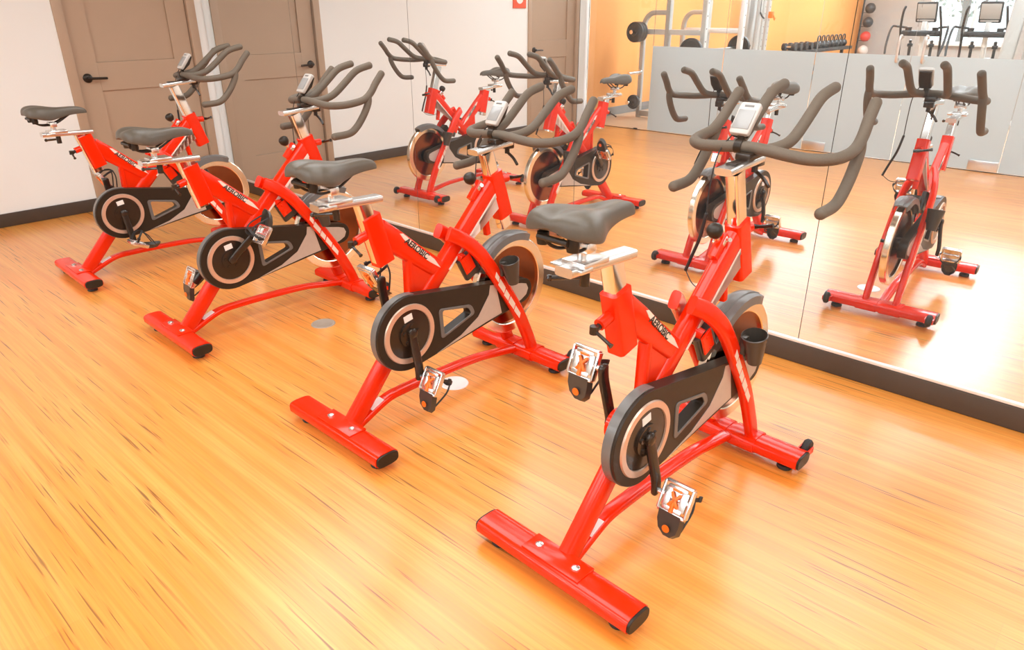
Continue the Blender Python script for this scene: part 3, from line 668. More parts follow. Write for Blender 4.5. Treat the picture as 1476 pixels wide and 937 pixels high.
def pedal_meshes(sd):
    """pedal at origin, axle outwards along sd*X; toes towards +Y, cage on +Z"""
    out = []
    bm = B(); x0, x1 = 0.018, 0.108; hy = 0.044
    for y in (-hy, hy): add_box(bm, ((x0 + x1) / 2, y, 0), (x1 - x0, 0.010, 0.020), bev=0.003)
    for x in (x0, x1): add_box(bm, (x, 0, 0), (0.009, 2 * hy, 0.022), bev=0.003)
    add_tube(bm, [(-0.004, 0, 0), (x1, 0, 0)], 0.009, 12, 1)
    add_box(bm, ((x0 + x1) / 2, hy - 0.013, -0.009), (0.062, 0.014, 0.005), bev=0.0015)
    add_box(bm, ((x0 + x1) / 2, -hy + 0.012, -0.009), (0.062, 0.012, 0.005), bev=0.0015)
    for sx in (-1, 1): add_box(bm, ((x0 + x1) / 2 + sx * 0.026, 0, -0.006), (0.024, 0.06, 0.010), bev=0.003)
    add_box(bm, ((x0 + x1) / 2, 0, -0.003), (0.05, 0.07, 0.006), bev=0.002)
    out.append(('pedal', bm, 'satin'))
    bm = B(); c = (x0 + x1) / 2
    for a in (0.62, -0.62): add_box(bm, (c, 0.003, -0.012), (0.009, 0.052, 0.008), Matrix.Rotation(a, 3, 'Z'), 0.0025)
    add_box(bm, (c, -0.026, -0.012), (0.03, 0.007, 0.008), bev=0.002); add_tube(bm, [(c, 0.01, -0.012), (c, 0.04, -0.012)], 0.007, 8, 1)
    out.append(('cleat_clip', bm, 'orange_dot'))
    # toe cage: a rounded cup carried by two arms ahead of the pedal
    bm = B()
    prof = [(-0.040, 0.046, 0.010), (-0.040, 0.075, 0.018), (-0.033, 0.102, 0.030), (-0.012, 0.120, 0.040), (0.012, 0.120, 0.040), (0.033, 0.102, 0.030), (0.040, 0.075, 0.018), (0.040, 0.046, 0.010)]
    top = [bm.verts.new((c + x, y, z + 0.002)) for x, y, z in prof]
    bot = [bm.verts.new((c + x * 0.9, y - 0.004, z - 0.022)) for x, y, z in prof]
    n = len(prof)
    for j in range(n - 1): bm.faces.new((top[j], top[j + 1], bot[j + 1], bot[j]))
    bm.faces.new(bot)
    g = bmesh.ops.solidify(bm, geom=list(bm.faces), thickness=0.003)
    out.append(('toe_cage', bm, 'smoke'))
    bm = B(); add_lathe(bm, [(0.0, 0), (0.012, 0), (0.012, 0.002), (0.0, 0.002)], (c, 0.092, 0.0), 'Z', 18)
    bmesh.ops.rotate(bm, cent=(c, 0.092, 0), matrix=Matrix.Rotation(0.42, 3, 'X'), verts=bm.verts)
    bmesh.ops.translate(bm, vec=(0, 0, -0.0035), verts=bm.verts)
    out.append(('cage_reflector', bm, 'orange_dot'))
    bm = B()
    pts = [(c - 0.046, -0.02, 0.004), (c - 0.05, -0.022, 0.045), (c - 0.03, -0.010, 0.075), (c, 0.0, 0.083), (c + 0.03, -0.010, 0.075), (c + 0.05, -0.022, 0.045), (c + 0.046, -0.02, 0.004)]
    path = smooth_path(pts, 4); add_sweep(bm, path, 0.012, 0.003, ref=(0, 1, 0), power=4, n=8)
    add_tube(bm, [(c - 0.034, 0.085, 0.026), (c - 0.03, 0.03, 0.066), (c - 0.02, -0.006, 0.079)], 0.0035, 8, 4); add_tube(bm, [(c + 0.034, 0.085, 0.026), (c + 0.03, 0.03, 0.066), (c + 0.02, -0.006, 0.079)], 0.0035, 8, 4)
    add_box(bm, (c + 0.052, -0.024, 0.035), (0.008, 0.018, 0.014), bev=0.002)
    out.append(('toe_strap', bm, 'rubber'))
    if sd < 0:
        for _, b, _ in out: bmesh.ops.scale(b, vec=(-1, 1, 1), verts=b.verts)
    return out

CR = 0.172
def make_bike():
    P = {}
    root = empty('spin_bike')
    # --- main frame
    bm = B()
    add_sweep(bm, [(0, 0.055, 0.060), (0, 0.30, 0.338), (0, 0.55, 0.586), (0, 0.835, 0.865)], 0.050, 0.074, power=3.0, n=24)
    add_sweep(bm, [(0, 0.817, 0.892), (0, 0.879, 0.702)], 0.056, 0.074, power=7, n=32)
    add_sweep(bm, [(0, 0.203, 0.834), (0, 0.252, 0.652)], 0.056, 0.076, power=7, n=32)
    tp = [V(0, 0.235, 0.768), V(0, 0.30, 0.722), V(0, 0.39, 0.650), V(0, 0.505, 0.560)]
    add_sweep(bm, tp, 0.044, 0.094, power=4, n=24, scale=[(1, 1.05), (1, 0.95), (1, 0.85), (1, 0.8)])
    add_prism_yz(bm, [(0.352, 0.67), (0.350, 0.44), (0.38, 0.43), (0.50, 0.555), (0.45, 0.61)], -0.014, 0.014)
    add_sweep(bm, [(0, 0.362, 0.66), (0, 0.358, 0.43)], 0.040, 0.026, power=4, n=16)
    add_lathe(bm, [(0.0, -0.045), (0.05, -0.045), (0.05, 0.03), (0.0, 0.03)], (0, GUARD_C[0], 0.372), 'X', 28)
    # brackets for pop pins
    add_lathe(bm, [(0.0, 0.0), (0.017, 0.0), (0.017, 0.04), (0.0, 0.04)], (0, 0.865, 0.855), 'Y', 18)
    bm2 = B()
    add_lathe(bm2, [(0.0, -0.055), (0.0165, -0.055), (0.0165, 0.0), (0.0, 0.0)], (0, 0.195, 0.768), 'Y', 18)
    bmesh.ops.rotate(bm2, cent=(0, 0.195, 0.768), matrix=Matrix.Rotation(0.27, 3, 'X'), verts=bm2.verts)
    tmp = bpy.data.meshes.new('tmp'); bm2.to_mesh(tmp); bm2.free(); bm.from_mesh(tmp); bpy.data.meshes.remove(tmp)
    # bracket carrying the resistance knob
    add_sweep(bm, [(-0.006, 0.70, 0.80), (-0.006, 0.755, 0.862)], 0.030, 0.030, power=4, n=16)
    P['frame'] = fr = obj('main_frame', bm, 'red', root, bevel=0.0)
    # brace
    bm = B(); add_sweep(bm, smooth_path([(0, 0.06, 0.034), (0, 0.12, 0.060), (0, 0.18, 0.086), (0, 0.225, 0.100), (0, 0.28, 0.105), (0, 0.42, 0.106), (0, 0.56, 0.103), (0, 0.66, 0.099), (0, 0.74, 0.092), (0, 0.85, 0.074), (0, 0.96, 0.056)], 4), 0.048, 0.028, power=3.5, n=20)
    br = obj('floor_brace', bm, 'red', root)
    bm = B(); add_sweep(bm, [(0, y_, z_ + 0.0145) for y_, z_ in ((0.135, 0.0680), (0.155, 0.0770), (0.175, 0.0850), (0.193, 0.0915))], 0.036, 0.0016, power=8, n=12); tag(obj('sticker', bm, 'sticker', br), 'white sticker')
    # forks
    for s in (-1, 1):
        bm = B()
        add_sweep(bm, smooth_path([(s * 0.030, 0.545, 0.700), (s * 0.052, 0.60, 0.668), (s * 0.070, 0.665, 0.607), (s * 0.075, 0.735, 0.515), (s * 0.075, 0.805, 0.415), (s * 0.075, 0.885, 0.290), (s * 0.075, 0.955, 0.150), (s * 0.075, 0.992, 0.060)], 4), 0.032, 0.058, power=3.4, n=20)
        f = obj('front_fork', bm, 'red', root)
        if s > 0:   # white jagged marks down the outer face
            bm = B(); a = V(0.735, 0.500); b_ = V(0.893, 0.262); d = (b_ - a).normalized(); nn = V(-d.y, d.x); L = (b_ - a).length
            marks = [(0.0, 0.17, -.006, .012), (0.15, 0.40, -.012, .011), (0.38, 0.57, -.014, .009), (0.55, 0.78, -.013, .010), (0.76, 1.0, -.012, .008)]
            for t0, t1, w0, w1 in marks:
                sk = 0.05
                q = [a + d * L * t0 + nn * w1, a + d * L * (t0 + sk) + nn * w0, a + d * L * t1 + nn * w0 * 0.8, a + d * L * (t1 - sk) + nn * w1]
                fr_ = [bm.verts.new((0.0918, p.x, p.y)) for p in q]; bk_ = [bm.verts.new((0.0895, p.x, p.y)) for p in q]
                bm.faces.new(fr_); bm.faces.new(list(reversed(bk_)))
                for j in range(4): bm.faces.new((bk_[j], bk_[(j + 1) % 4], fr_[(j + 1) % 4], fr_[j]))
            obj('fork_lettering', bm, 'decal', f, smooth=False)
    # white decals and lettering on the frame
    bm = B()
    def flat(poly, x=0.0226, th=0.001):
        add_prism_yz(bm, poly, x - th, x + th)
    flat([(0.318, 0.748), (0.332, 0.745), (0.475, 0.613), (0.505, 0.570), (0.455, 0.605), (0.44, 0.617), (0.335, 0.722)])
    obj('decal_streak', bm, 'decal', fr, smooth=False)
    bm = B(); flat([(0.545, 0.553), (0.552, 0.548), (0.855, 0.845), (0.862, 0.765), (0.842, 0.815), (0.838, 0.838)], 0.0255)
    obj('pinstripe', bm, 'decal', fr, smooth=False)
    ang = math.atan2(0.623 - 0.722, 0.440 - 0.330)
    mt = Matrix.Translation((0.0240, 0.392, 0.6735)) @ Matrix(((0, 0, 1, 0), (1, 0, 0, 0), (0, 1, 0, 0), (0, 0, 0, 1))) @ Matrix.Rotation(ang, 4, 'Z')
    text_mesh('AEROBIC', 0.033, 'ink', 'lettering', fr, mt, 0.0004, 0.15, 0.0008)
    # pop-pin levers
    bm = B(); add_tube(bm, [(0, 0.905, 0.855), (0, 0.925, 0.855)], 0.007, 10, 1); add_tube(bm, [(-0.016, 0.925, 0.851), (0.02, 0.925, 0.857), (0.066, 0.930, 0.868)], [0.008] * 4 + [0.006] * 4 + [0.0085] * 4, 10, 4, False)
    tag(obj('pop_pin_lever', bm, 'blackmetal', fr), 'black lever on the handlebar sleeve')
    bm = B(); add_tube(bm, [(0, 0.150, 0.752), (0, 0.122, 0.744)], 0.009, 10, 1); add_tube(bm, [(0, 0.122, 0.757), (0, 0.122, 0.735)], 0.012, 10, 1); add_tube(bm, [(0.0, 0.122, 0.744), (0.03, 0.118, 0.735), (0.062, 0.116, 0.722)], [0.005] * 8 + [0.0075] * 4, 10, 4)
    tag(obj('pop_pin_lever', bm, 'blackmetal', fr), 'black lever behind the seat sleeve')
    # stabilizers
    stab(0.0, 0.279, 'rear_stabilizer', root, False)
    stab(0.988, 0.268, 'front_stabilizer', root, True)
    # flywheel
    bm = B()
    add_lathe(bm, [(0.176, -0.014), (0.180, -0.017), (0.214, -0.017), (0.220, -0.012), (0.220, 0.012), (0.214, 0.017), (0.180, 0.017), (0.176, 0.014), (0.176, -0.014)], (0, FW[0], FW[1]), 'X', 72)
    fw = obj('flywheel', bm, 'flywheel', root, angle=30)
    bm = B(); add_lathe(bm, [(0.0, -0.007), (0.05, -0.009), (0.177, -0.005), (0.177, 0.005), (0.05, 0.009), (0.0, 0.007)], (0, FW[0], FW[1]), 'X', 72)
    tag(obj('flywheel_disc', bm, 'flydisc', fw, angle=30), 'dark brown disc inside the chrome rim')
    bm = B(); add_lathe(bm, [(0.0, -0.078), (0.009, -0.078), (0.009, -0.05), (0.03, -0.045), (0.035, -0.03), (0.035, 0.03), (0.03, 0.045), (0.009, 0.05), (0.009, 0.062), (0.0, 0.062)], (0, FW[0], FW[1]), 'X', 28)
    obj('hub', bm, 'blackmetal', fw)
    # chain guard
    out = circle_pts(GUARD_C[0], GUARD_C[1], GR, 80, 283, 30)
    out = out + circle_pts(0.935, 0.366, 0.054, -78, 80, 14)
    hole = []
    hc = [(0.466, 0.412), (0.604, 0.384), (0.622, 0.352), (0.472, 0.305)]
    for i in range(4):   # rounded corners
        p = Vector(hc[i]); a = (Vector(hc[i - 1]) - p).normalized(); b_ = (Vector(hc[(i + 1) % 4]) - p).normalized(); r = 0.014
        for k in range(5):
            t = k / 4; q = (p + a * r) * (1 - t) ** 2 + p * 2 * t * (1 - t) + (p + b_ * r) * t * t; hole.append((q.x, q.y))
    bm = B(); add_prism_yz(bm, out, 0.024, 0.066, [hole])
    cg = obj('chain_guard', bm, 'black', root, bevel=0.006)
    bm = B()   # raised grey lip around the slot
    lip = []
    cen = Vector((0.542, 0.363))
    n = len(hole)
    o2 = []
    for (y, z) in hole:
        v = Vector((y, z)) - cen; v = v * (1 + 0.020 / v.length); o2.append((cen.x + v.x, cen.y + v.y))
    add_prism_yz(bm, o2, 0.064, 0.069, [hole])
    obj('slot_lip', bm, 'fender', cg, bevel=0.002)
    bm = B()   # grey band that wraps the back edge
    for k in range(0, 1):
        oo = circle_pts(GUARD_C[0], GUARD_C[1], GR + 0.003, 75, 285, 40); ii = circle_pts(GUARD_C[0], GUARD_C[1], GR - 0.004, 75, 285, 40)
        ring = oo + list(reversed(ii)); add_prism_yz(bm, ring, 0.026, 0.056)
    obj('edge_band', bm, 'fender', cg)
    bm = B(); cy, cz = GUARD_C[0] , 0.366
    add_lathe(bm, [(0.097, 0.064), (0.099, 0.072), (0.118, 0.072), (0.121, 0.064)], (0, cy, cz), 'X', 56)
    tag(obj('ring', bm, 'ring', cg, angle=20), 'champagne metal ring around the crank')
    bm = B(); add_lathe(bm, [(0.0, 0.064), (0.097, 0.064), (0.097, 0.0675), (0.05, 0.0685), (0.05, 0.076), (0.0, 0.078)], (0, cy, cz), 'X', 40); 
    for k in range(5):
        a = k * 2 * PI / 5 + 0.3; add_lathe(bm, [(0.0, 0.074), (0.009, 0.074), (0.008, 0.081), (0.0, 0.081)], (0, cy + 0.034 * math.cos(a), cz + 0.034 * math.sin(a)), 'X', 10)
    obj('crank_cover', bm, 'blackmetal', cg)
    bm = B(); add_box(bm, (0.0685, cy - 0.005, cz + 0.068), (0.002, 0.040, 0.026), Matrix.Rotation(0.18, 3, 'X')); 
    tag(obj('guard_sticker', bm, 'sticker', cg), 'white sticker above the crank')
    bm = B(); add_prism_yz(bm, [(0.43, 0.2385), (0.56, 0.274), (0.66, 0.325), (0.725, 0.405), (0.732, 0.444), (0.765, 0.438), (0.80, 0.30), (0.70, 0.286), (0.56, 0.262)], 0.065, 0.0672)
    add_prism_yz(bm, [(0.80, 0.428), (0.925, 0.402), (0.955, 0.392), (0.967, 0.368), (0.955, 0.342), (0.92, 0.325), (0.84, 0.311)], 0.065, 0.0672)
    tag(obj('guard_flash', bm, 'swoosh', cg, smooth=False), 'silver flash')
    # fender / brake
    bm = B(); a0, a1 = 64, 150; ro, ri = FR + 0.022, FR + 0.016
    for k in range(24):
        pass
    prof_w = 0.074; N = 26; rings = []
    for k in range(N + 1):
        a = math.radians(a0 + (a1 - a0) * k / N); c, s = math.cos(a), math.sin(a); wv = prof_w / 2 * (1.0 if 3 < k < N - 2 else (0.82 + 0.06 * min(k, N - k)))
        pts = [(-wv, ri - 0.028), (-wv - 0.003, ri - 0.026), (-wv, ro - 0.004), (-wv + 0.010, ro), (-0.013, ro), (-0.010, ro + 0.004), (0.010, ro + 0.004), (0.013, ro), (wv - 0.010, ro), (wv, ro - 0.004), (wv + 0.003, ri - 0.026), (wv, ri - 0.028), (wv - 0.006, ri), (0, ri), (-wv + 0.006, ri)]
        rings.append([bm.verts.new((x, FW[0] + r * c, FW[1] + r * s)) for x, r in pts])
    for a, b_ in zip(rings, rings[1:]):
        for j in range(len(a)): bm.faces.new((a[j], a[(j + 1) % len(a)], b_[(j + 1) % len(a)], b_[j]))
    bm.faces.new(rings[0]); bm.faces.new(list(reversed(rings[-1])))
    fd = obj('fender', bm, 'fender', root)
    bm = B(); add_sweep(bm, [(0, 0.762, 0.775), (0, 0.785, 0.640)], 0.026, 0.026, power=4, n=14); obj('brake_rod', bm, 'red', fd)
    bm = B(); add_box(bm, (0, 0.700, 0.545), (0.060, 0.09, 0.05), Matrix.Rotation(0.95, 3, 'X'), 0.006); obj('brake_pad', bm, 'black', fd)
    bm = B(); add_sweep(bm, [(0.050, 0.610, 0.592), (0.050, 0.642, 0.530)], 0.008, 0.055, power=4, n=20); add_sweep(bm, [(0.0, 0.60, 0.600), (0.04, 0.61, 0.585)], 0.03, 0.03, ref=(0, 1, 0), power=4, n=10)
    for q in ((0.614, 0.580), (0.640, 0.538)): add_lathe(bm, [(0.0, 0.053), (0.006, 0.053), (0.005, 0.057), (0.0, 0.057)], (0, q[0], q[1]), 'X', 10)
    obj('fender_bracket', bm, 'red', fd)
    bm = B(); add_sweep(bm, [(0.030, 0.622, 0.590), (0.030, 0.668, 0.505)], 0.03, 0.085, power=4, n=20); obj('caliper_cover', bm, 'smoke', fd)
    # bottle holder on the right fork
    bm = B(); c0 = V(0.122, 0.790, 0.548); c1 = V(0.122, 0.815, 0.450); ax = (c1 - c0).normalized()
    u = V(1, 0, 0); v = ax.cross(u)
    def ringpts(c, r, n=22): return [c + u * r * math.cos(2 * PI * j / n) + v * r * math.sin(2 * PI * j / n) for j in range(n)]
    seq = [(c0, .0405), (c0 - ax * .006, .0405), (c0 - ax * .006, .036), (c0 + ax * .05, .034), (c1, .028), (c1 + ax * .004, .028)]
    prev = None
    rr = [[bm.verts.new(p) for p in ringpts(c0 + ax * .012, .0395)], [bm.verts.new(p) for p in ringpts(c0 - ax * .004, .042)], [bm.verts.new(p) for p in ringpts(c0 - ax * .006, .039)], [bm.verts.new(p) for p in ringpts(c0 + ax * .010, .036)], [bm.verts.new(p) for p in ringpts(c1 - ax * .004, .019)]]
    for a, b_ in zip(rr, rr[1:]):
        for j in range(22): bm.faces.new((a[j], a[(j + 1) % 22], b_[(j + 1) % 22], b_[j]))
    r5 = [bm.verts.new(p) for p in ringpts(c1 + ax * .002, .023)]; r6 = [bm.verts.new(p) for p in ringpts(c0 + ax * .012, .0395)]
    bm.faces.new(rr[-1]); bm.faces.new(list(reversed(r5)))
    for j in range(22): bm.faces.new((r5[j], r5[(j + 1) % 22], r6[(j + 1) % 22], r6[j]))
    add_box(bm, (0.094, 0.782, 0.512), (0.02, 0.03, 0.06), bev=0.003)
    tag(obj('bottle_holder', bm, 'smoke', root), 'dark open bottle cup on the fork')
    # seat group (moves with seat height)
    def mv(o): P.setdefault('seat', []).append(o); return o
    bm = B(); add_sweep(bm, [(0, 0.238, 0.70), (0, 0.178, 0.922)], 0.040, 0.056, power=8, n=32); mv(obj('seat_post', bm, 'chrome', root))
    bm = B(); add_sweep(bm, [(0, -0.005, 0.934), (0, 0.252, 0.925)], 0.054, 0.024, power=5, n=24)
    add_box(bm, (0, 0.075, 0.945), (0.074, 0.095, 0.016), bev=0.004); add_box(bm, (-0.01, 0.035, 0.936), (0.10, 0.045, 0.012), bev=0.003)
    sl = mv(obj('seat_slider', bm, 'satin', root))
    bm = B(); add_tube(bm, [(0, 0.075, 0.922), (0, 0.075, 0.880)], 0.0125, 14, 1); add_tube(bm, [(0, 0.075, 0.903), (-0.03, 0.055, 0.899), (-0.072, 0.030, 0.893)], [0.006] * 8 + [0.005] * 4, 10, 4)
    add_lathe(bm, [(0.0, -0.009), (0.006, -0.007), (0.009, 0.0), (0.006, 0.007), (0.0, 0.009)], (-0.074, 0.029, 0.893), 'Z', 12)
    obj('slider_lever', bm, 'blackmetal', sl)
    mv(make_saddle(root))
    # handlebar group
    def mh(o): P.setdefault('bar', []).append(o); return o
    bm = B(); add_sweep(bm, [(0, 0.865, 0.735), (0, 0.762, 1.055)], 0.042, 0.056, power=8, n=32); mh(obj('handlebar_post', bm, 'chrome', root))
    bm = B(); add_sweep(bm, [(0, 0.690, 1.063), (0, 0.892, 1.079)], 0.056, 0.022, power=5, n=24)
    sb = mh(obj('handlebar_slide', bm, 'satin', root))
    bm = B(); add_box(bm, (0, 0.845, 1.092), (0.050, 0.10, 0.022), bev=0.005); add_box(bm, (0, 0.79, 1.0775), (0.034, 0.12, 0.012), bev=0.003)
    add_box(bm, (0, 0.885, 1.070), (0.044, 0.04, 0.030), bev=0.004)
    add_tube(bm, [(0.0, 0.885, 1.062), (0, 0.885, 1.035)], 0.010, 10, 1); add_tube(bm, [(0, 0.885, 1.040), (0.028, 0.890, 1.020), (0.048, 0.893, 0.995)], 0.006, 10, 4, True)
    obj('bar_clamp', bm, 'blackmetal', sb)
    R = 0.0178
    right = [(0.06, .839, 1.112), (0.12, .845, 1.105), (0.178, .859, 1.100), (0.225, .897, 1.102), (0.241, .955, 1.108), (0.239, 1.025, 1.121), (0.235, 1.072, 1.151), (0.230, 1.108, 1.192), (0.225, 1.154, 1.238)]
    left = [(-x, y, z) for x, y, z in reversed(right)]
    bm = B(); add_tube(bm, left + [(0, .838, 1.115)] + right, R, 16, 5, True)
    for s in (-1, 1):
        add_tube(bm, [(s * 0.048, .842, 1.112), (s * 0.064, .885, 1.117), (s * 0.075, .932, 1.129), (s * 0.079, .974, 1.152), (s * 0.081, 1.034, 1.198), (s * 0.082, 1.086, 1.238), (s * 0.083, 1.125, 1.255), (s * 0.084, 1.186, 1.268)], R, 16, 5, True)
        add_tube(bm, [(s * 0.237, 1.052, 1.138), (s * 0.241, 1.046, 1.102), (s * 0.244, 1.010, 1.045), (s * 0.245, .962, .992), (s * 0.245, .915, .966), (s * 0.245, .825, .960)], R, 16, 5, True)
    mh(obj('handlebar', bm, 'foam', root, angle=60))
    # console
    T = Matrix.Translation((-0.042, 0.868, 1.190)) @ Matrix.Rotation(math.radians(52), 4, 'X')
    bm = B(); add_sweep(bm, [(0, -0.053, 0), (0, -0.046, 0), (0, 0.046, 0), (0, 0.053, 0)], 0.068, 0.022, power=5, n=28, scale=[0.80, 0.95, 1.0, 0.86]); bmesh.ops.transform(bm, matrix=T, verts=bm.verts)
    cn = mh(obj('console', bm, 'white_plastic', root, bevel=0.002))
    bm = B(); add_box(bm, (0, -0.006, 0.0112), (0.054, 0.064, 0.002), bev=0.0006); bmesh.ops.transform(bm, matrix=T, verts=bm.verts); obj('screen', bm, 'lcd', cn)
    bm = B(); add_box(bm, (0, 0.039, 0.0112), (0.03, 0.006, 0.0015)); bmesh.ops.transform(bm, matrix=T, verts=bm.verts); obj('badge', bm, 'fender', cn)
    bm = B(); add_sweep(bm, [(0, -0.050, -0.008), (0, 0.0, -0.02), (0, 0.045, -0.010)], 0.055, 0.022, power=4, n=16)
    bmesh.ops.transform(bm, matrix=T, verts=bm.verts)
    add_lathe(bm, [(0.0185, -0.012), (0.0215, -0.012), (0.0215, 0.012), (0.0185, 0.012), (0.0185, -0.012)], (-0.034, .838, 1.1145), 'X', 24)
    add_box(bm, (-0.036, 0.845, 1.145), (0.022, 0.014, 0.040), bev=0.003)
    obj('console_mount', bm, 'black', cn)
    bm = B(); add_tube(bm, [(-0.06, .845, 1.155), (-0.092, .82, 1.09), (-0.10, .803, .99), (-0.10, .80, .90)], 0.0022, 6, 4); add_tube(bm, [(-0.10, .80, .90), (-0.115, .803, .82), (-0.14, .808, .75), (-0.159, .81, .695)], 0.0058, 8, 4, True)
    add_tube(bm, [(-0.159, .81, .695), (-0.12, .79, .665), (-0.07, .76, .665), (-0.028, .735, .69)], 0.0018, 6, 4)
    mh(obj('sensor_cable', bm, 'rubber', cn)); P['bar'].pop()
    # resistance knob
    bm = B()
    add_lathe(bm, [(0.0, -0.022), (0.013, -0.022), (0.020, -0.014), (0.0245, -0.004), (0.0245, 0.010), (0.019, 0.018), (0.010, 0.022), (0.0, 0.0225)], (0, 0, 0), 'Z', 28)
    T2 = Matrix.Translation((-0.012, 0.706, 0.882)) @ Matrix.Rotation(math.radians(30), 4, 'X')
    bmesh.ops.transform(bm, matrix=T2, verts=bm.verts); kn = obj('resistance_knob', bm, 'black', root)
    bm = B(); add_tube(bm, [(-0.012, 0.716, 0.864), (-0.012, 0.738, 0.832)], 0.010, 12, 1); add_box(bm, (-0.010, 0.742, 0.846), (0.040, 0.034, 0.020), Matrix.Rotation(0.8, 3, 'X'), 0.004)
    add_tube(bm, [(0.012, 0.742, 0.85), (0.026, 0.735, 0.856)], 0.007, 10, 1)
    obj('knob_collar', bm, 'satin', kn)
    # cranks and pedals
    P['crank'] = {}; P['pedal'] = {}
    for s in (1, -1):
        bm = B(); k0 = 0.082 if s > 0 else 0.058
        add_sweep(bm, smooth_path([(s * k0, -0.012, 0), (s * (k0 + 0.004), 0.03, 0), (s * (k0 + 0.014), 0.09, 0), (s * (k0 + 0.022), 0.14, 0), (s * (k0 + 0.022), CR + 0.010, 0)], 4), 0.020, 0.036, power=3.2, n=18, rounded=True, scale=None)
        add_lathe(bm, [(0.0, s * (k0 - 0.02)), (0.018, s * (k0 - 0.02)), (0.020, s * (k0 + 0.008)), (0.014, s * (k0 + 0.012)), (0.0, s * (k0 + 0.012))], (0, 0, 0), 'X', 20)
        c = obj('crank_arm', bm, 'blackmetal', root); c.location = (0, GUARD_C[0], 0.372); P['crank'][s] = c
        ms = pedal_meshes(s); pd = None
        for nm, b_, mt_ in ms:
            if pd is None: pd = obj(nm, b_, mt_, root)
            else: obj(nm, b_, mt_, pd)
        P['pedal'][s] = pd
    return root, P

def pose(root, P, dseat, dbar, ang, phiR, phiL):
    ax = V(0, 0.27, -0.963)  # down the seat sleeve
    for o in P['seat']: o.location = V(0, 0, dseat)
    for o in P['bar']: o.location = V(0, -0.28 * dbar, dbar)
    for s in (1, -1):
        a = math.radians(ang + (0 if s > 0 else 180))
        P['crank'][s].rotation_euler = (a, 0, 0)
        k = 0.112 if s > 0 else 0.088
        P['pedal'][s].location = V(s * k, GUARD_C[0] + CR * math.cos(a), 0.372 + CR * math.sin(a))
        P['pedal'][s].rotation_euler = (math.radians(phiR if s > 0 else phiL), 0, 0)

proto, PP = make_bike()
def copy_bike(P):
    m = {}
    r = proto.copy(); COL.objects.link(r); m[proto] = r
    for ch in list(proto.children):
        c = ch.copy(); COL.objects.link(c); c.parent = r; m[ch] = c
        for g in ch.children:
            d = g.copy(); COL.objects.link(d); d.parent = c; m[g] = d
    return r, {'seat': [m[o] for o in P['seat']], 'bar': [m[o] for o in P['bar']], 'crank': {s: m[o] for s, o in P['crank'].items()}, 'pedal': {s: m[o] for s, o in P['pedal'].items()}}

BK = [(-.98, 1.25, -.039, 0.0, 0.0, -83, -118, -112), (-2.031, 1.262, -.015, -.036, -.080, -88, -118, -65),
      (-3.358, 1.239, -.023, -.062, -.045, 43, 55, -115), (-4.653, 1.229, -.033, -.076, 0.008, -86, -25, -60)]
BL = ['red spin bike nearest the camera, at the right end of the row', 'red spin bike second from the right, its flywheel in front of the dark base strip',
      'red spin bike second from the left, with its near pedal raised', 'red spin bike furthest from the camera, in front of the taupe door']
rigs = []
for i, (bx, by, th, ds, db, an, pr, pl) in enumerate(BK):
    r, P = (proto, PP) if i == 0 else copy_bike(PP)
    rigs.append((r, P))
for (r, P), (bx, by, th, ds, db, an, pr, pl), lb in zip(rigs, BK, BL):
    r.location = (bx, by, 0); r.rotation_euler = (0, 0, th)
    tag(r, lb, 'exercise bike', 'spin bikes in a row'); pose(r, P, ds, db, an, pr, pl)

# floor outlets
for i, (x, y) in enumerate([(-3.026, 1.847), (-2.052, 1.862), (-1.112, 1.854)]):
    bm = B(); add_lathe(bm, [(0.0, 0.0), (0.062, 0.0), (0.060, 0.003), (0.054, 0.004), (0.052, 0.003), (0.0, 0.003)], (0, 0, 0), 'Z', 36)
    o = obj('floor_outlet', bm, 'outlet_grey' if i == 0 else 'sticker', loc=(x, y, 0))
    tag(o, ['round grey floor cap between the second and third bikes', 'round pale floor cap under the second bike, by its pedal', 'round pale floor cap under the nearest bike, seen in the mirror'][i], 'floor cap', 'round floor caps')

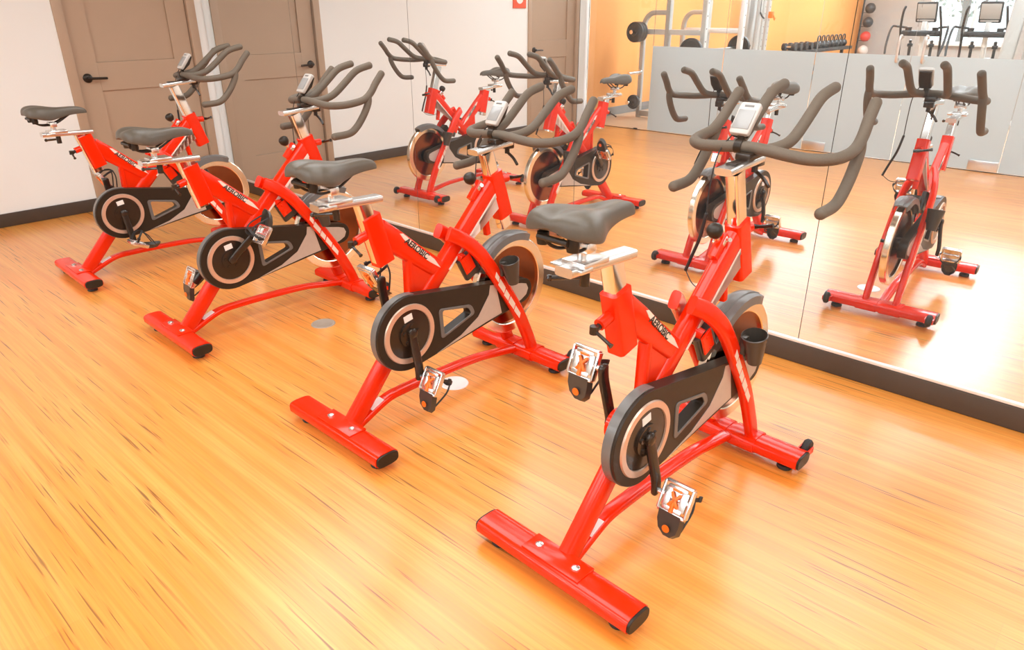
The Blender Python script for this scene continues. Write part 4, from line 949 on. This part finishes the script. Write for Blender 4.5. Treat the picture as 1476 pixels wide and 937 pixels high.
# ------------------------------------------------------------------ lights
for i, (x, y) in enumerate([(-3.55, 2.28), (-1.45, 1.45), (-4.6, -0.75), (-2.1, -0.85), (0.55, 1.55), (0.4, -0.85), (1.7, 0.3)]):
    L = empty('ceiling_light', (x, y, ZC)); tag(L, 'recessed ceiling light panel of the studio, above the picture', 'ceiling light', 'studio ceiling lights')
    bm = B()
    for c, s in [((-0.92, 0, -0.012), (0.04, 1.44, 0.024)), ((0.92, 0, -0.012), (0.04, 1.44, 0.024)), ((0, -0.70, -0.012), (1.88, 0.04, 0.024)), ((0, 0.70, -0.012), (1.88, 0.04, 0.024))]: add_box(bm, c, s)
    obj('frame', bm, 'gym_white', L)
    bm = B(); add_box(bm, (0, 0, -0.010), (1.80, 1.36, 0.008)); obj('diffuser', bm, 'panel_light', L)
for i, (x, y) in enumerate([(-4.8, -4.2), (-1.6, -4.2), (-4.8, -7.4), (-1.6, -7.4), (-4.8, -10.8), (-1.6, -10.8), (1.4, -6.5)]):
    L = empty('ceiling_light', (x, y, GZ)); tag(L, 'ceiling light panel of the gym beyond the glass, above the picture', 'ceiling light', 'gym ceiling lights')
    bm = B()
    for c, s in [((-0.63, 0, -0.012), (0.04, 1.3, 0.024)), ((0.63, 0, -0.012), (0.04, 1.3, 0.024)), ((0, -0.63, -0.012), (1.3, 0.04, 0.024)), ((0, 0.63, -0.012), (1.3, 0.04, 0.024))]: add_box(bm, c, s)
    obj('frame', bm, 'gym_white', L)
    bm = B(); add_box(bm, (0, 0, -0.010), (1.22, 1.22, 0.008)); obj('diffuser', bm, 'gym_light', L)

wd = bpy.data.worlds.new('world'); scene.world = wd; wd.use_nodes = True
bg = wd.node_tree.nodes['Background']; bg.inputs[0].default_value = (0.92, 0.97, 1.0, 1); bg.inputs[1].default_value = 2.2

# ------------------------------------------------------------------ camera
f, pt, yw, rl = 1033.88, .417, .7429, -.0015
F = V(-math.sin(yw) * math.cos(pt), math.cos(yw) * math.cos(pt), -math.sin(pt))
R0 = V(math.cos(yw), math.sin(yw), 0); U0 = R0.cross(F)
Rv = R0 * math.cos(rl) + U0 * math.sin(rl); Uv = U0 * math.cos(rl) - R0 * math.sin(rl)
cam = bpy.data.cameras.new('camera'); cam.sensor_width = 36; cam.sensor_fit = 'HORIZONTAL'; cam.lens = f / 1476 * 36; cam.clip_start = 0.05
co = bpy.data.objects.new('camera', cam); COL.objects.link(co)
m = Matrix.Identity(4)
for k in range(3): m[k][0] = Rv[k]; m[k][1] = Uv[k]; m[k][2] = -F[k]
m[0][3], m[1][3], m[2][3] = 0, 0, 1.5
co.matrix_world = m
scene.camera = co
vs = scene.view_settings
scene.display_settings.display_device = 'sRGB'
vs.view_transform = 'Standard'; vs.look = 'None'; vs.gamma = 1.0; vs.use_curve_mapping = False; vs.exposure = 0.24
